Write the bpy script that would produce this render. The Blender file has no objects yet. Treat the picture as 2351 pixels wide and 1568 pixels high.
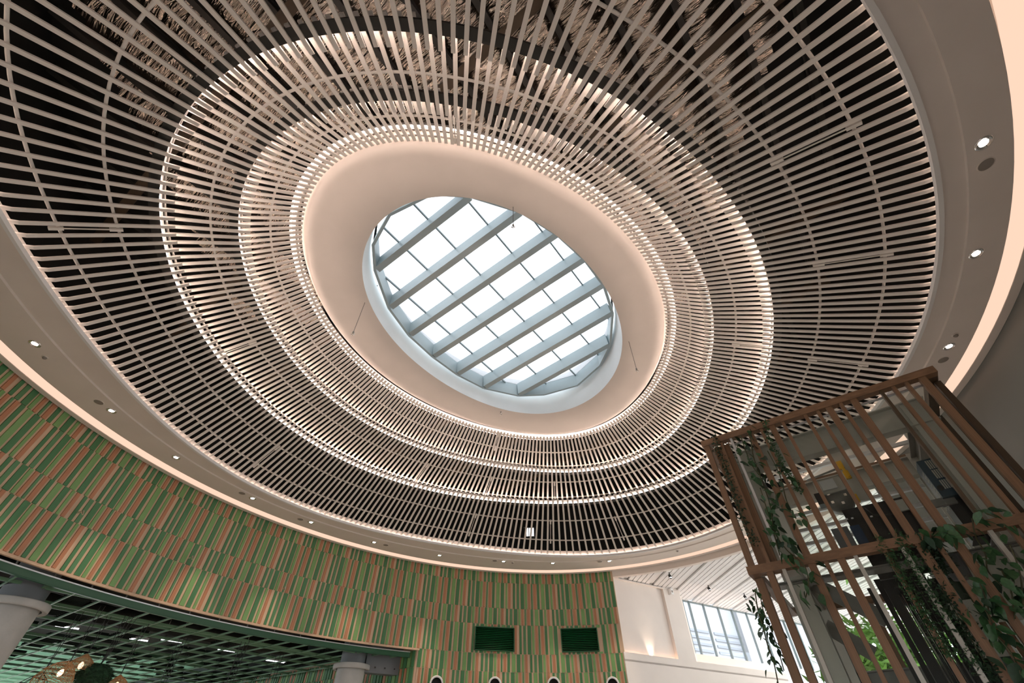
import bpy, bmesh, math, random
from mathutils import Vector, Matrix, noise
random.seed(7)
PI = math.pi
R = math.radians
S = 0.6            # metres per layout unit (the ceiling module is one unit = 600 mm)
EYE = 1.6          # camera height in metres
# ------------------------------------------------------------------ camera
FPX, CXP, CYP = 982.0, 1175.5, 784.0
TH = math.atan2(1001, 982)
scn = bpy.context.scene
col = scn.collection
cam_d = bpy.data.cameras.new('camera'); cam_d.sensor_width = 36.0
cam_d.lens = FPX / 2351 * 36.0; cam_d.clip_end = 500; cam_d.clip_start = 0.05
cam = bpy.data.objects.new('camera', cam_d); col.objects.link(cam)
cam.location = (0, 0, EYE); cam.rotation_euler = (PI / 2 + TH, 0, 0)
scn.camera = cam
# ------------------------------------------------------------------ world, exposure
w = bpy.data.worlds.new('sky'); scn.world = w; w.use_nodes = True
bg = w.node_tree.nodes['Background']
bg.inputs[0].default_value = (0.92, 0.965, 1.0, 1); bg.inputs[1].default_value = 4.6
vs = scn.view_settings
vs.view_transform = 'Standard'; vs.look = 'None'; vs.gamma = 1.0; vs.exposure = 0.0; vs.use_curve_mapping = False
scn.cycles.use_denoising = True
scn.cycles.max_bounces = 8; scn.cycles.diffuse_bounces = 5; scn.cycles.transparent_max_bounces = 24
scn.cycles.sample_clamp_indirect = 6.0
LED_STEP, LED_COLLAR, LED_RIM, COVE_GLOW = 110.0, 60.0, 45.0, 1.05
# ------------------------------------------------------------------ pixel helpers
def ray(u, v):
    up = -(v - CYP)
    return Vector((u - CXP, FPX * math.cos(TH) - up * math.sin(TH), FPX * math.sin(TH) + up * math.cos(TH)))
def at_z(u, v, Z):                    # layout point of a pixel on the level Z above the eye
    r = ray(u, v); return r * (Z / r.z)
def W(x, y, z): return Vector((x * S, y * S, EYE + z * S))
def Wv(p): return W(p[0], p[1], p[2])
# ------------------------------------------------------------------ materials
def nodes(m):
    m.use_nodes = True; return m.node_tree.nodes, m.node_tree.links, m.node_tree.nodes['Principled BSDF']
def mat(name, colr, rough=.6, metal=0, var=0, scale=6, bump=0, bscale=40, stretch=None, emit=None, es=0, spec=.5, coat=0):
    m = bpy.data.materials.new(name); n, l, b = nodes(m)
    b.inputs['Base Color'].default_value = (*colr, 1); b.inputs['Roughness'].default_value = rough
    b.inputs['Metallic'].default_value = metal; b.inputs['Specular IOR Level'].default_value = spec
    b.inputs['Coat Weight'].default_value = coat
    if emit: b.inputs['Emission Color'].default_value = (*emit, 1); b.inputs['Emission Strength'].default_value = es
    if var or bump:
        tc = n.new('ShaderNodeTexCoord'); mp = n.new('ShaderNodeMapping')
        l.new(tc.outputs['Object'], mp.inputs[0])
        if stretch: mp.inputs['Scale'].default_value = stretch
    if var:
        t = n.new('ShaderNodeTexNoise'); t.inputs['Scale'].default_value = scale; t.inputs['Detail'].default_value = 4
        l.new(mp.outputs[0], t.inputs['Vector'])
        r = n.new('ShaderNodeValToRGB'); r.color_ramp.elements[0].position = .3; r.color_ramp.elements[1].position = .7
        r.color_ramp.elements[0].color = (*[c * (1 - var) for c in colr], 1); r.color_ramp.elements[1].color = (*[min(1, c * (1 + var)) for c in colr], 1)
        l.new(t.outputs[0], r.inputs[0]); l.new(r.outputs[0], b.inputs['Base Color'])
    if bump:
        t = n.new('ShaderNodeTexNoise'); t.inputs['Scale'].default_value = bscale; t.inputs['Detail'].default_value = 5
        l.new(mp.outputs[0], t.inputs['Vector'])
        bp = n.new('ShaderNodeBump'); bp.inputs['Strength'].default_value = bump; bp.inputs['Distance'].default_value = .02
        l.new(t.outputs[0], bp.inputs['Height']); l.new(bp.outputs[0], b.inputs['Normal'])
    return m
def emis(name, c, s):
    m = bpy.data.materials.new(name); m.use_nodes = True; n = m.node_tree.nodes; n.clear()
    e = n.new('ShaderNodeEmission'); e.inputs[0].default_value = (*c, 1); e.inputs[1].default_value = s
    o = n.new('ShaderNodeOutputMaterial'); m.node_tree.links.new(e.outputs[0], o.inputs[0]); return m
def glass(name, tint, f0=.03, f1=.8, rough=0.0):
    m = bpy.data.materials.new(name); m.use_nodes = True; n = m.node_tree.nodes; l = m.node_tree.links; n.clear()
    t = n.new('ShaderNodeBsdfTransparent'); t.inputs[0].default_value = (*tint, 1)
    g = n.new('ShaderNodeBsdfGlossy'); g.inputs['Roughness'].default_value = rough; g.inputs[0].default_value = (.9, .95, 1, 1)
    f = n.new('ShaderNodeLayerWeight'); f.inputs[0].default_value = .5
    pw = n.new('ShaderNodeMath'); pw.operation = 'POWER'; pw.inputs[1].default_value = 5; ma = n.new('ShaderNodeMath'); ma.operation = 'MULTIPLY_ADD'; ma.inputs[1].default_value = f1; ma.inputs[2].default_value = f0
    l.new(f.outputs['Facing'], pw.inputs[0]); l.new(pw.outputs[0], ma.inputs[0])
    mx = n.new('ShaderNodeMixShader'); o = n.new('ShaderNodeOutputMaterial')
    l.new(ma.outputs[0], mx.inputs[0]); l.new(t.outputs[0], mx.inputs[1]); l.new(g.outputs[0], mx.inputs[2]); l.new(mx.outputs[0], o.inputs[0])
    return m
def frosted(name, tint, mixd):
    m = bpy.data.materials.new(name); m.use_nodes = True; n = m.node_tree.nodes; l = m.node_tree.links; n.clear()
    t = n.new('ShaderNodeBsdfTransparent'); t.inputs[0].default_value = (*tint, 1)
    d = n.new('ShaderNodeBsdfTranslucent'); d.inputs[0].default_value = (*tint, 1)
    mx = n.new('ShaderNodeMixShader'); mx.inputs[0].default_value = mixd; o = n.new('ShaderNodeOutputMaterial')
    l.new(t.outputs[0], mx.inputs[1]); l.new(d.outputs[0], mx.inputs[2]); l.new(mx.outputs[0], o.inputs[0]); return m
def foil_mat():
    m = bpy.data.materials.new('roof_foil'); n, l, b = nodes(m)
    b.inputs['Base Color'].default_value = (.66, .58, .50, 1); b.inputs['Metallic'].default_value = 1; b.inputs['Roughness'].default_value = .22
    tc = n.new('ShaderNodeTexCoord'); m1 = n.new('ShaderNodeMapping'); m1.inputs['Rotation'].default_value = (0, 0, -R(54)); m2 = n.new('ShaderNodeMapping'); m2.inputs['Scale'].default_value = (1.0, .16, .16)
    l.new(tc.outputs['Object'], m1.inputs[0]); l.new(m1.outputs[0], m2.inputs[0])
    t = n.new('ShaderNodeTexNoise'); t.inputs['Scale'].default_value = 9; t.inputs['Detail'].default_value = 3; t.inputs['Distortion'].default_value = .6; l.new(m2.outputs[0], t.inputs['Vector'])
    bp = n.new('ShaderNodeBump'); bp.inputs['Strength'].default_value = 1.0; bp.inputs['Distance'].default_value = .12; l.new(t.outputs[0], bp.inputs['Height']); l.new(bp.outputs[0], b.inputs['Normal'])
    return m
WARM = (1.0, .77, .65)
M = dict(
    slat=mat('slat_paint', (.81, .765, .72), .45),
    tube=mat('tube_paint', (.82, .78, .73), .45),
    plaster=mat('plaster', (.81, .745, .695), .8, var=.03, scale=1.2),
    white=mat('white_paint', (.86, .86, .86), .5),
    shaft=mat('shaft_paint', (.86, .89, .90), .6, var=.02, scale=2),
    steel_sky=mat('skylight_steel', (.40, .48, .50), .4),
    steel_bar=mat('glazing_bar', (.20, .25, .26), .4),
    dark=mat('dark_steel', (.03, .031, .028), .5),
    black=mat('plenum_black', (.012, .014, .013), .8),
    brown=mat('primer_brown', (.07, .05, .03), .6),
    foil=foil_mat(),
    floor=mat('floor_stone', (.62, .535, .475), .35, var=.06, scale=1.5),
    timber_back=mat('timber_backing', (.60, .43, .295), .6, var=.10, scale=9, stretch=(1, 1, .12)),
    t_dark=mat('tile_dark_green', (.050, .185, .068), .5, var=.08, scale=2),
    t_mid=mat('tile_mid_green', (.078, .225, .092), .5, var=.08, scale=2),
    t_light=mat('tile_light_green', (.170, .340, .115), .5, var=.06, scale=2),
    t_orange=mat('tile_orange', (.44, .195, .098), .5, var=.12, scale=7, stretch=(1, 1, .12)),
    louvre=mat('louvre_green', (.010, .115, .040), .22, spec=.6),
    green=mat('green_steel', (.012, .095, .038), .4),
    green_grid=mat('green_grid', (.17, .33, .20), .45),
    dark_green=mat('void_green', (.006, .014, .010), .8),
    concrete=mat('concrete', (.46, .46, .44), .75, var=.10, scale=2.5, bump=.15, bscale=30),
    grey=mat('grey_paint', (.16, .175, .19), .5),
    greywall=mat('grey_wall', (.20, .21, .205), .30, var=.05, scale=.5, spec=.55),
    timber=mat('timber', (.215, .120, .064), .5, var=.22, scale=7, stretch=(3, 3, .35), bump=.15, bscale=60),
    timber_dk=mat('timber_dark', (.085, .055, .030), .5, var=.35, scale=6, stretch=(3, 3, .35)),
    pale_steel=mat('pale_steel', (.50, .485, .43), .45, var=.05, scale=2),
    steel=mat('grey_steel', (.22, .215, .195), .45, var=.10, scale=3),
    alu=mat('aluminium', (.72, .74, .76), .3, metal=.6),
    chrome=mat('chrome', (.85, .85, .85), .12, metal=1),
    blk=mat('black_panel', (.006, .008, .008), .5),
    blue=mat('cabinet_blue', (.020, .055, .085), .35),
    blue2=mat('deep_blue', (.008, .045, .12), .4),
    yellow=mat('yellow_plastic', (.80, .45, .02), .45),
    leaf=mat('leaf_green', (.034, .105, .036), .45, var=.35, scale=5),
    leaf2=mat('leaf_dark', (.015, .048, .022), .5, var=.3, scale=6),
    leaf3=mat('leaf_bright', (.16, .34, .06), .5, var=.35, scale=3),
    stem=mat('stem_brown', (.07, .07, .03), .7),
    wicker=mat('wicker', (.52, .29, .13), .6, var=.2, scale=9),
    moss=mat('moss', (.012, .045, .018), .9, var=.5, scale=10, bump=.8, bscale=20),
    wire=mat('black_wire', (.02, .02, .02), .5),
    grille=mat('speaker_grille', (.30, .27, .24), .8),
    facade=mat('white_facade', (.42, .44, .47), .7),
    facade2=mat('facade_louvre', (.28, .305, .34), .6),
    led=emis('led_step', WARM, LED_STEP), led_c=emis('led_collar', WARM, LED_COLLAR), led_r=emis('led_rim', WARM, LED_RIM),
    cove=emis('cove_glow', (1.0, .68, .51), COVE_GLOW),
    ledge_led=emis('led_ledge', (1.0, .66, .48), 80.0),
    lens=emis('lamp_lens', (1.0, .86, .72), 40.0), tube_and_pane_glow=emis('tube_and_pane_glow', (.95, .97, 1), 2.5),
    bulb=emis('bulb', (1.0, .62, .35), 5.0),
    pane=frosted('skylight_glass', (.66, .67, .685), .35), clear=glass('clear_glass', (.90, .95, .94)),
    liftglass=glass('lift_glass', (.94, .965, .955), .012, .25), winglass=glass('window_glass', (.93, .945, .96)),
)
# ------------------------------------------------------------------ mesh helpers
class MB:
    def __init__(s): s.v = []; s.f = []; s.mi = []
    def add(s, vs, fs, mi=0):
        o = len(s.v); s.v += [tuple(p) for p in vs]; s.f += [[i + o for i in f] for f in fs]; s.mi += [mi] * len(fs)
    def box(s, M4, mi=0):
        s.add([M4 @ Vector(p) for p in CUBE_V], CUBE_F, mi)
    def abox(s, a, b, mi=0):
        s.add([Vector((a[0] + (b[0] - a[0]) * (p[0] + .5), a[1] + (b[1] - a[1]) * (p[1] + .5), a[2] + (b[2] - a[2]) * (p[2] + .5))) for p in CUBE_V], CUBE_F, mi)
    def bar(s, p, q, wd, dp=None, mi=0, up=Vector((0, 0, 1))):
        s.box(bar_matrix(p, q, wd, dp or wd, up), mi)
    def tube(s, pts, r, n=8, closed=False, mi=0):
        pts = [Vector(p) for p in pts]; m = len(pts); rings = []
        for i, p in enumerate(pts):
            a = pts[(i - 1) % m] if (closed or i > 0) else p; b = pts[(i + 1) % m] if (closed or i < m - 1) else p
            t = (b - a).normalized() if (b - a).length > 1e-9 else Vector((0, 0, 1))
            u = t.cross(Vector((0, 0, 1)));  u = t.cross(Vector((1, 0, 0))) if u.length < 1e-3 else u; u.normalize(); x = t.cross(u)
            rr = r[i] if isinstance(r, (list, tuple)) else r
            rings.append([p + (u * math.cos(2 * PI * k / n) + x * math.sin(2 * PI * k / n)) * rr for k in range(n)])
        vs = [q for rg in rings for q in rg]; fs = []
        for i in range(m if closed else m - 1):
            j = (i + 1) % m
            fs += [[i * n + k, i * n + (k + 1) % n, j * n + (k + 1) % n, j * n + k] for k in range(n)]
        if not closed: fs += [list(range(n))[::-1], [(m - 1) * n + k for k in range(n)]]
        s.add(vs, fs, mi)
    def lathe(s, prof, c, n=32, mi=0, cap=False):
        vs = []; fs = []; m = len(prof)
        for i in range(n):
            a = 2 * PI * i / n
            vs += [Vector((c[0] + r * math.cos(a), c[1] + r * math.sin(a), c[2] + z)) for r, z in prof]
        for i in range(n):
            j = (i + 1) % n
            fs += [[i * m + k, j * m + k, j * m + k + 1, i * m + k + 1] for k in range(m - 1)]
        s.add(vs, fs, mi)
    def loft(s, rings, closed=True, mi=0):
        n = len(rings[0]); vs = [q for rg in rings for q in rg]; fs = []
        for i in range(len(rings) - 1):
            for k in range(n if closed else n - 1):
                fs.append([i * n + k, i * n + (k + 1) % n, (i + 1) * n + (k + 1) % n, (i + 1) * n + k])
        s.add(vs, fs, mi)
    def mesh(s, name, mats, smooth=False):
        me = bpy.data.meshes.new(name); me.from_pydata(s.v, [], s.f)
        for m in (mats if isinstance(mats, (list, tuple)) else [mats]): me.materials.append(m)
        if any(s.mi): me.polygons.foreach_set('material_index', s.mi)
        if smooth: me.polygons.foreach_set('use_smooth', [True] * len(me.polygons))
        me.update(); return me
    def build(s, name, mats, parent=None, smooth=False):
        o = bpy.data.objects.new(name, s.mesh(name, mats, smooth)); col.objects.link(o); PM[o.name] = Matrix.Identity(4)
        if parent: attach(o, parent)
        return o
CUBE_V = [(x, y, z) for x in (-.5, .5) for y in (-.5, .5) for z in (-.5, .5)]
CUBE_F = [[0, 1, 3, 2], [4, 6, 7, 5], [0, 4, 5, 1], [2, 3, 7, 6], [0, 2, 6, 4], [1, 5, 7, 3]]
def bar_matrix(p, q, wd, dp, up=Vector((0, 0, 1))):
    p, q = Vector(p), Vector(q); x = q - p; L = x.length; x.normalize()
    y = up.cross(x)
    if y.length < 1e-4: y = Vector((0, 1, 0)).cross(x)
    y.normalize(); z = x.cross(y); c = (p + q) / 2
    return Matrix(((x.x * L, y.x * wd, z.x * dp, c.x), (x.y * L, y.y * wd, z.y * dp, c.y), (x.z * L, y.z * wd, z.z * dp, c.z), (0, 0, 0, 1)))
def attach(o, parent):                 # parts keep world coordinates; the thing's Empty only translates / turns
    o.parent = parent; o.matrix_parent_inverse = PM[parent.name].inverted()
PM = {}
def empty(name, loc, label=None, cat=None, group=None, kind=None, parent=None):
    o = bpy.data.objects.new(name, None); col.objects.link(o); o.location = loc; o.empty_display_size = .1
    PM[o.name] = Matrix.Translation(Vector(loc))
    if parent: attach(o, parent)
    return tag(o, label, cat, group, kind)
def tag(o, label=None, cat=None, group=None, kind=None):
    if label: o['label'] = label
    if cat: o['category'] = cat
    if group: o['group'] = group
    if kind: o['kind'] = kind
    PM.setdefault(o.name, Matrix.Identity(4)); return o
_unit = {}
def unit_box(m):
    if m.name not in _unit:
        b = MB(); b.box(Matrix.Identity(4)); _unit[m.name] = b.mesh('piece_' + m.name, m)
    return _unit[m.name]
def piece(name, M4, m, parent):        # a box-shaped part that shares its mesh with its like
    o = bpy.data.objects.new(name, unit_box(m)); col.objects.link(o)
    if parent: attach(o, parent)
    o.matrix_basis = M4; return o
def bar(name, p, q, wd, dp, m, parent, up=Vector((0, 0, 1))): return piece(name, bar_matrix(p, q, wd, dp, up), m, parent)
def spot(name, loc, to, power, size, blend=.6, c=(1, .82, .64), rad=.04, parent=None):
    d = bpy.data.lights.new(name, 'SPOT'); d.energy = power; d.spot_size = R(size); d.spot_blend = blend; d.color = c; d.shadow_soft_size = rad
    o = bpy.data.objects.new(name, d); col.objects.link(o); o.location = loc
    o.rotation_euler = (Vector(to) - Vector(loc)).to_track_quat('-Z', 'Y').to_euler()
    if parent: attach(o, parent)
    return o
# ================================================================== plan curves of the oval hall (layout units)
CEN = Vector((-.3, 14.0)); PSI = R(54.5)
CP, SP = math.cos(PSI), math.sin(PSI)
CO = dict(
    outer=(15.909, 13.799, [0.0092, -0.0134, -0.039, 0.0289, 0.0197, 0.0042, -0.0191, 0.0202, 0.0104], 10.0),
    t1=(12.748, 10.248, [-0.0008, -0.0104, 0.0103, -0.0042, -0.0151, 0.0034, -0.0144, 0.0104, -0.0039], 12.0),
    t2=(11.119, 8.368, [-0.0007, -0.0108, 0.0084, -0.0054, -0.0163, 0.0092, -0.0056, 0.0168, -0.0025], 13.3),
    t3=(9.795, 7.076, [-0.0049, -0.0162, 0.0196, -0.0083, -0.0105, -0.0005, 0.0088, 0.0099, 0.0045], 14.8),
    hole=(7.426, 5.100, [-0.0033, -0.0207, 0.0102, -0.0056, 0.0013, -0.0003, 0.0071, -0.0041, 0.0038], 15.0),
)
def cur(n, ph, dr=0.0, k=1.0):
    a, b, co, Z = CO[n]
    r = co[0] + sum(co[2 * i - 1] * math.cos(i * ph) + co[2 * i] * math.sin(i * ph) for i in range(1, 5))
    U = a * math.cos(ph) * math.exp(r) * k; V = b * math.sin(ph) * math.exp(r) * k
    d = math.hypot(U, V); g = 1 + dr / d
    return Vector((CEN.x + (U * CP - V * SP) * g, CEN.y + (U * SP + V * CP) * g))
SC = Vector((-.19, 14.16)); SA, SB, SAN = 18.46, 15.57, R(55.84)
CA, SN = math.cos(SAN), math.sin(SAN)
def edge(ph, dr=0.0):                   # the soffit's outer rim
    U, V = SA * math.cos(ph), SB * math.sin(ph); d = math.hypot(U, V); g = 1 + dr / d
    return Vector((SC.x + (U * CA - V * SN) * g, SC.y + (U * SN + V * CA) * g))
def ring(fn, Z, n=192, a0=0.0, a1=2 * PI, closed=True):
    m = n if closed else n + 1
    return [W(*fn(a0 + (a1 - a0) * i / n), Z) for i in range(m)]
def UV(u, v, ang=54.0):                 # building axes -> layout plan
    c, s = math.cos(R(ang)), math.sin(R(ang)); return Vector((CEN.x + u * c - v * s, CEN.y + u * s + v * c))
def on_edge(u, v, dr):                  # pixel on the vertical surface standing over the rim offset by dr -> (phi, Z, x, y)
    r = ray(u, v); k = 1 + dr / 16.9
    dx, dy = (r.x * CA + r.y * SN) / (SA * k), (-r.x * SN + r.y * CA) / (SB * k)
    ox, oy = (SC.x * CA + SC.y * SN) / (SA * k), (-SC.x * SN + SC.y * CA) / (SB * k)
    a = dx * dx + dy * dy; b = -2 * (dx * ox + dy * oy); c = ox * ox + oy * oy - 1
    t = (-b + math.sqrt(b * b - 4 * a * c)) / (2 * a)
    return math.atan2(dy * t - oy, dx * t - ox), t * r.z, t * r.x, t * r.y

# ================================================================== floor
FZ = -EYE / S
b = MB(); b.abox((-60, -40, -.3), (60, 70, 0)); fl = tag(b.build('floor', M['floor']), 'pale beige stone floor of the oval hall', 'floor', kind='structure')

# ================================================================== soffit ring, rim, coves
def prof_ring(name, prof, m, n=192, smooth=True, a0=0, a1=2 * PI, closed=True, **kw):
    b = MB(); b.loft([ring(fn, Z, n, a0, a1, closed) for fn, Z in prof], closed); o = b.build(name, m, smooth=smooth); return tag(o, **kw)
mid = lambda t: (lambda ph: cur('outer', ph).lerp(edge(ph), t))
prof_ring('ceiling', [(lambda p: cur('outer', p, .32), 10.42), (lambda p: cur('outer', p, .30), 10.06), (lambda p: cur('outer', p, .10), 10.02), (mid(.42), 10.02)], M['plaster'], smooth=False,
          label='inner flat band of the oval plaster soffit around the slats', cat='ceiling', kind='structure')
prof_ring('ceiling', [(mid(.415), 10.02), (mid(.425), 9.97), (mid(1.0), 9.97), (mid(1.0), 10.12), (lambda p: edge(p, -.5), 10.12)], M['plaster'], smooth=False,
          label='outer flat band of the oval plaster soffit with downlights', cat='ceiling', kind='structure')
prof_ring('trim_1', [(lambda p: cur('outer', p, .11), 10.02), (lambda p: cur('outer', p, .11), 9.94), (lambda p: cur('outer', p, 0), 9.94), (lambda p: cur('outer', p, 0), 10.06), (lambda p: cur('outer', p, .11), 10.06)],
          M['white'], smooth=False, label='thin white rim trim along the oval soffit opening', cat='trim', kind='structure')
GAP = .42
prof_ring('cove_back_glow', [(lambda p: edge(p, GAP), 9.92), (lambda p: edge(p, GAP), 10.75)], M['cove'], label='cove back around the outer edge of the soffit, glowing in place of hidden LEDs', cat='light')  # back panel emits by itself, standing in for a hidden LED line
prof_ring('trim_2', [(lambda p: edge(p, GAP - .02), 9.92), (lambda p: edge(p, GAP - .02), 9.90), (lambda p: edge(p, .66), 9.90), (lambda p: edge(p, .66), 10.75)], M['plaster'], smooth=False,
          label='narrow plaster lip below the warm cove strip', cat='trim', kind='structure')
prof_ring('cove_roof', [(lambda p: edge(p, .66), 10.75), (lambda p: edge(p, -.55), 10.75), (lambda p: edge(p, -.55), 10.10)], M['plaster'], smooth=False,
          label='closed back of the cove above the soffit rim', cat='cove', kind='structure')

# ================================================================== slat tiers
N = 256
def arc_params(fn, n):
    m = 3000; P = [fn(2 * PI * i / m) for i in range(m + 1)]; L = [0]
    for i in range(m): L.append(L[-1] + (P[i + 1] - P[i]).length)
    out = []; j = 0
    for k in range(n):
        t = L[-1] * k / n
        while L[j + 1] < t: j += 1
        out.append(2 * PI * (j + (t - L[j]) / (L[j + 1] - L[j])) / m)
    return out
def level(n, p):                        # <0 inside the plan curve n
    a, b, co, Z = CO[n]; q = p - CEN; U, V = q.x * CP + q.y * SP, -q.x * SP + q.y * CP; ph = math.atan2(V / b, U / a)
    return math.hypot(U / a, V / b) / math.exp(co[0] + sum(co[2 * i - 1] * math.cos(i * ph) + co[2 * i] * math.sin(i * ph) for i in range(1, 5))) - 1
LINES = []                              # every slat line: point on the innermost tips, outward normal, distances to the other curves
for ph in arc_params(lambda p: cur('t3', p), N):
    p = cur('t3', ph); nu_, nv_ = math.cos(ph) / 9.8, math.sin(ph) / 7.08; nrm = Vector((nu_ * CP - nv_ * SP, nu_ * SP + nv_ * CP)).normalized(); ds = [0.0]
    for cn in ('t2', 't1', 'outer'):
        lo_, hi_ = 0.0, 12.0
        for _ in range(30):
            md = (lo_ + hi_) / 2
            if level(cn, p + nrm * md) < 0: lo_ = md
            else: hi_ = md
        ds.append(lo_)
    LINES.append((p, nrm, ds))
SW, SD = .108, .055
def bent_slat(pts, wd, dp):             # a slat of several straight lengths, vertical sides
    b = MB(); t = (pts[-1] - pts[0]); t.z = 0; t.normalize(); y = Vector((-t.y, t.x, 0)) * wd / 2; z = Vector((0, 0, dp))
    b.loft([[p - y, p + y, p + y + z, p - y + z] for p in pts]); k = len(b.v); b.f += [[3, 2, 1, 0], [k - 4, k - 3, k - 2, k - 1]]; b.mi += [0, 0]
    return b
def tier(name, label, i_out, i_in, ext, Z0, Z1, outer_fn, tip_fn, tubes, flat=0):
    e = empty(name, W(CEN.x, CEN.y, Z0), label, 'ceiling slats')
    for p, nr, ds in LINES:
        o, t = p + nr * (ds[i_out] + ext), p + nr * ds[i_in]
        if flat:
            c = p + nr * (ds[i_out] + ext - flat)
            bent_slat([W(o.x, o.y, Z0), W(c.x, c.y, Z0 + .06), W(t.x, t.y, Z1)], SW * S, SD * S).build('slat', M['slat'], e)
        else: piece('slat', bar_matrix(W(o.x, o.y, Z0 + SD / 2), W(t.x, t.y, Z1 + SD / 2), SW * S, SD * S), M['slat'], e)
    for f in tubes:
        b = MB(); b.tube([W(*outer_fn(a).lerp(tip_fn(a), f), Z0 + (Z1 - Z0) * f + SD + .05) for a in [2 * PI * i / 180 for i in range(180)]], .040 * S, 8, True)
        b.build('ring_tube', M['tube'], e, True)
    return e
e1 = tier('slat_ring', 'outermost ring of long pale radial slats next to the soffit', 3, 2, .14, 10.13, 12.0, lambda p: cur('outer', p, .14), lambda p: cur('t1', p), (.24, .60), .22)
T2Z, T3Z = 12.14, 13.43
e2 = tier('slat_ring', 'middle ring of short pale radial slats between the two lit steps', 2, 1, .66, T2Z, 13.3, lambda p: cur('t1', p, .66), lambda p: cur('t2', p), (.10, .55))
e3 = tier('slat_ring', 'innermost ring of pale radial slats around the white skylight collar', 1, 0, .62, T3Z, 14.8, lambda p: cur('t2', p, .62), lambda p: cur('t3', p), (.10, .50, .90))
# braces between the ring tubes: rods with square end blocks
def brace(e, i_out, i_in, ext, Z0, Z1, px, f0, f1):
    q = at_z(px[0], px[1], Z0 + (Z1 - Z0) * (f0 + f1) / 2); q = Vector((q.x, q.y)); fm = (f0 + f1) / 2
    mids = [(p + nr * ((ds[i_out] + ext) * (1 - fm) + ds[i_in] * fm)) for p, nr, ds in LINES]
    i = min(range(N), key=lambda i: ((mids[i] + mids[(i + 1) % N]) / 2 - q).length); j = (i + 1) % N
    def P(f):
        a_, b_ = [LINES[k][0] + LINES[k][1] * ((LINES[k][2][i_out] + ext) * (1 - f) + LINES[k][2][i_in] * f) for k in (i, j)]
        c_ = (a_ + b_) / 2; return W(c_.x, c_.y, Z0 + (Z1 - Z0) * f + SD * .5)
    p, q = P(f0), P(f1); d = (q - p).normalized()
    bar('brace_rod', p, q, .018, .018, M['tube'], e)
    for c in (p, q): bar('brace_block', c - d * .09, c + d * .09, .05, .05, M['tube'], e)
for px in ((165, 525), (1830, 350), (1925, 607), (1925, 830), (465, 1085), (1080, 1215), (1258, 1225), (1425, 1205)): brace(e1, 3, 2, .14, 10.13, 12.0, px, .24, .60)
for px in ((1132, 1100), (1275, 1105), (980, 1080), (640, 800), (1690, 800)): brace(e2, 2, 1, .66, T2Z, 13.3, px, .10, .55)
for px in ((1034, 345), (1130, 1030)): brace(e3, 1, 0, .62, T3Z, 14.8, px, .50, .90)
# ring beams and LED lines at the two steps
def step(nm, base, Z, lab):
    prof_ring('ring_beam', [(lambda p: cur(base, p, .335), Z - .11), (lambda p: cur(base, p, .335), Z - .10), (lambda p: cur(base, p, .38), Z - .10), (lambda p: cur(base, p, .38), Z + .14), (lambda p: cur(base, p, .60), Z + .08), (lambda p: cur(base, p, .60), Z - .16), (lambda p: cur(base, p, .38), Z - .115), (lambda p: cur(base, p, .335), Z - .11)], M['dark'], smooth=False,
              label='dark steel ring beam behind the ' + lab, cat='beam')
    prof_ring('trim_3', [(lambda p: cur(base, p, .375), Z - .10), (lambda p: cur(base, p, .375), Z + .13)], M['white'], label='pale reflector band on the ' + lab, cat='trim', kind='structure')
    b = MB(); b.tube([W(*cur(base, 2 * PI * i / 240, .350), Z - .085) for i in range(240)], .008 * S, 6, True)
    tag(b.build('led_strip', M['led'], smooth=True), 'glowing thin light line at the ' + lab, 'light')
step('a', 't1', 12.02, 'outer step of the slat ceiling'); step('b', 't2', 13.31, 'inner step of the slat ceiling')
# rim light just inside the soffit opening
b = MB(); b.tube([W(*cur('outer', 2 * PI * i / 240, .22), 10.10) for i in range(240)], .010 * S, 6, True)
tag(b.build('led_strip', M['led_r'], smooth=True), 'glowing light line hidden above the soffit rim', 'light')

# ================================================================== skylight collar and shaft
cf = lambda dr: (lambda p: cur('t3', p, dr))
inn = lambda t: (lambda p: cur('t3', p, -.12).lerp(cur('hole', p), t))
prof_ring('skylight_collar', [(cf(.24), 15.8), (cf(.22), 15.42), (cf(.17), 15.22), (cf(.06), 15.06), (cf(-.08), 14.955), (cf(-.24), 14.875), (cf(-.42), 14.83), (inn(.22), 14.81), (inn(.4), 14.81), (inn(.65), 14.845), (inn(.87), 14.91), (inn(1), 15.0)], M['plaster'], 256,
          label='smooth rounded plaster collar around the oval skylight opening', cat='ceiling', kind='structure')
b = MB(); b.tube([W(*cur('t3', 2 * PI * i / 240, .44), 14.93) for i in range(240)], .009 * S, 6, True)
tag(b.build('led_strip', M['led_c'], smooth=True), 'glowing light line around the rim of the skylight collar', 'light')
prof_ring('trim_4', [(cf(.50), 14.90), (cf(.50), 15.10), (cf(.26), 15.16)], M['white'], smooth=False, label='pale trough band behind the collar light line', cat='trim', kind='structure')
KT = math.tan(R(6)); Z0S = 16.2
def zs(v, d=0): return Z0S + d - KT * v
b = MB(); n = 192
lo = [W(*cur('hole', 2 * PI * i / n), 15.0) for i in range(n)]
def shaft_top(i):
    p = cur('hole', 2 * PI * i / n); q = p - CEN; v = -q.x * math.sin(R(54)) + q.y * math.cos(R(54)); return W(p.x, p.y, zs(v, 1.1))
b.loft([lo, [shaft_top(i) for i in range(n)]]); tag(b.build('skylight_shaft', M['shaft'], smooth=True), 'pale oval shaft wall rising to the skylight', 'wall', kind='structure')
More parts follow.
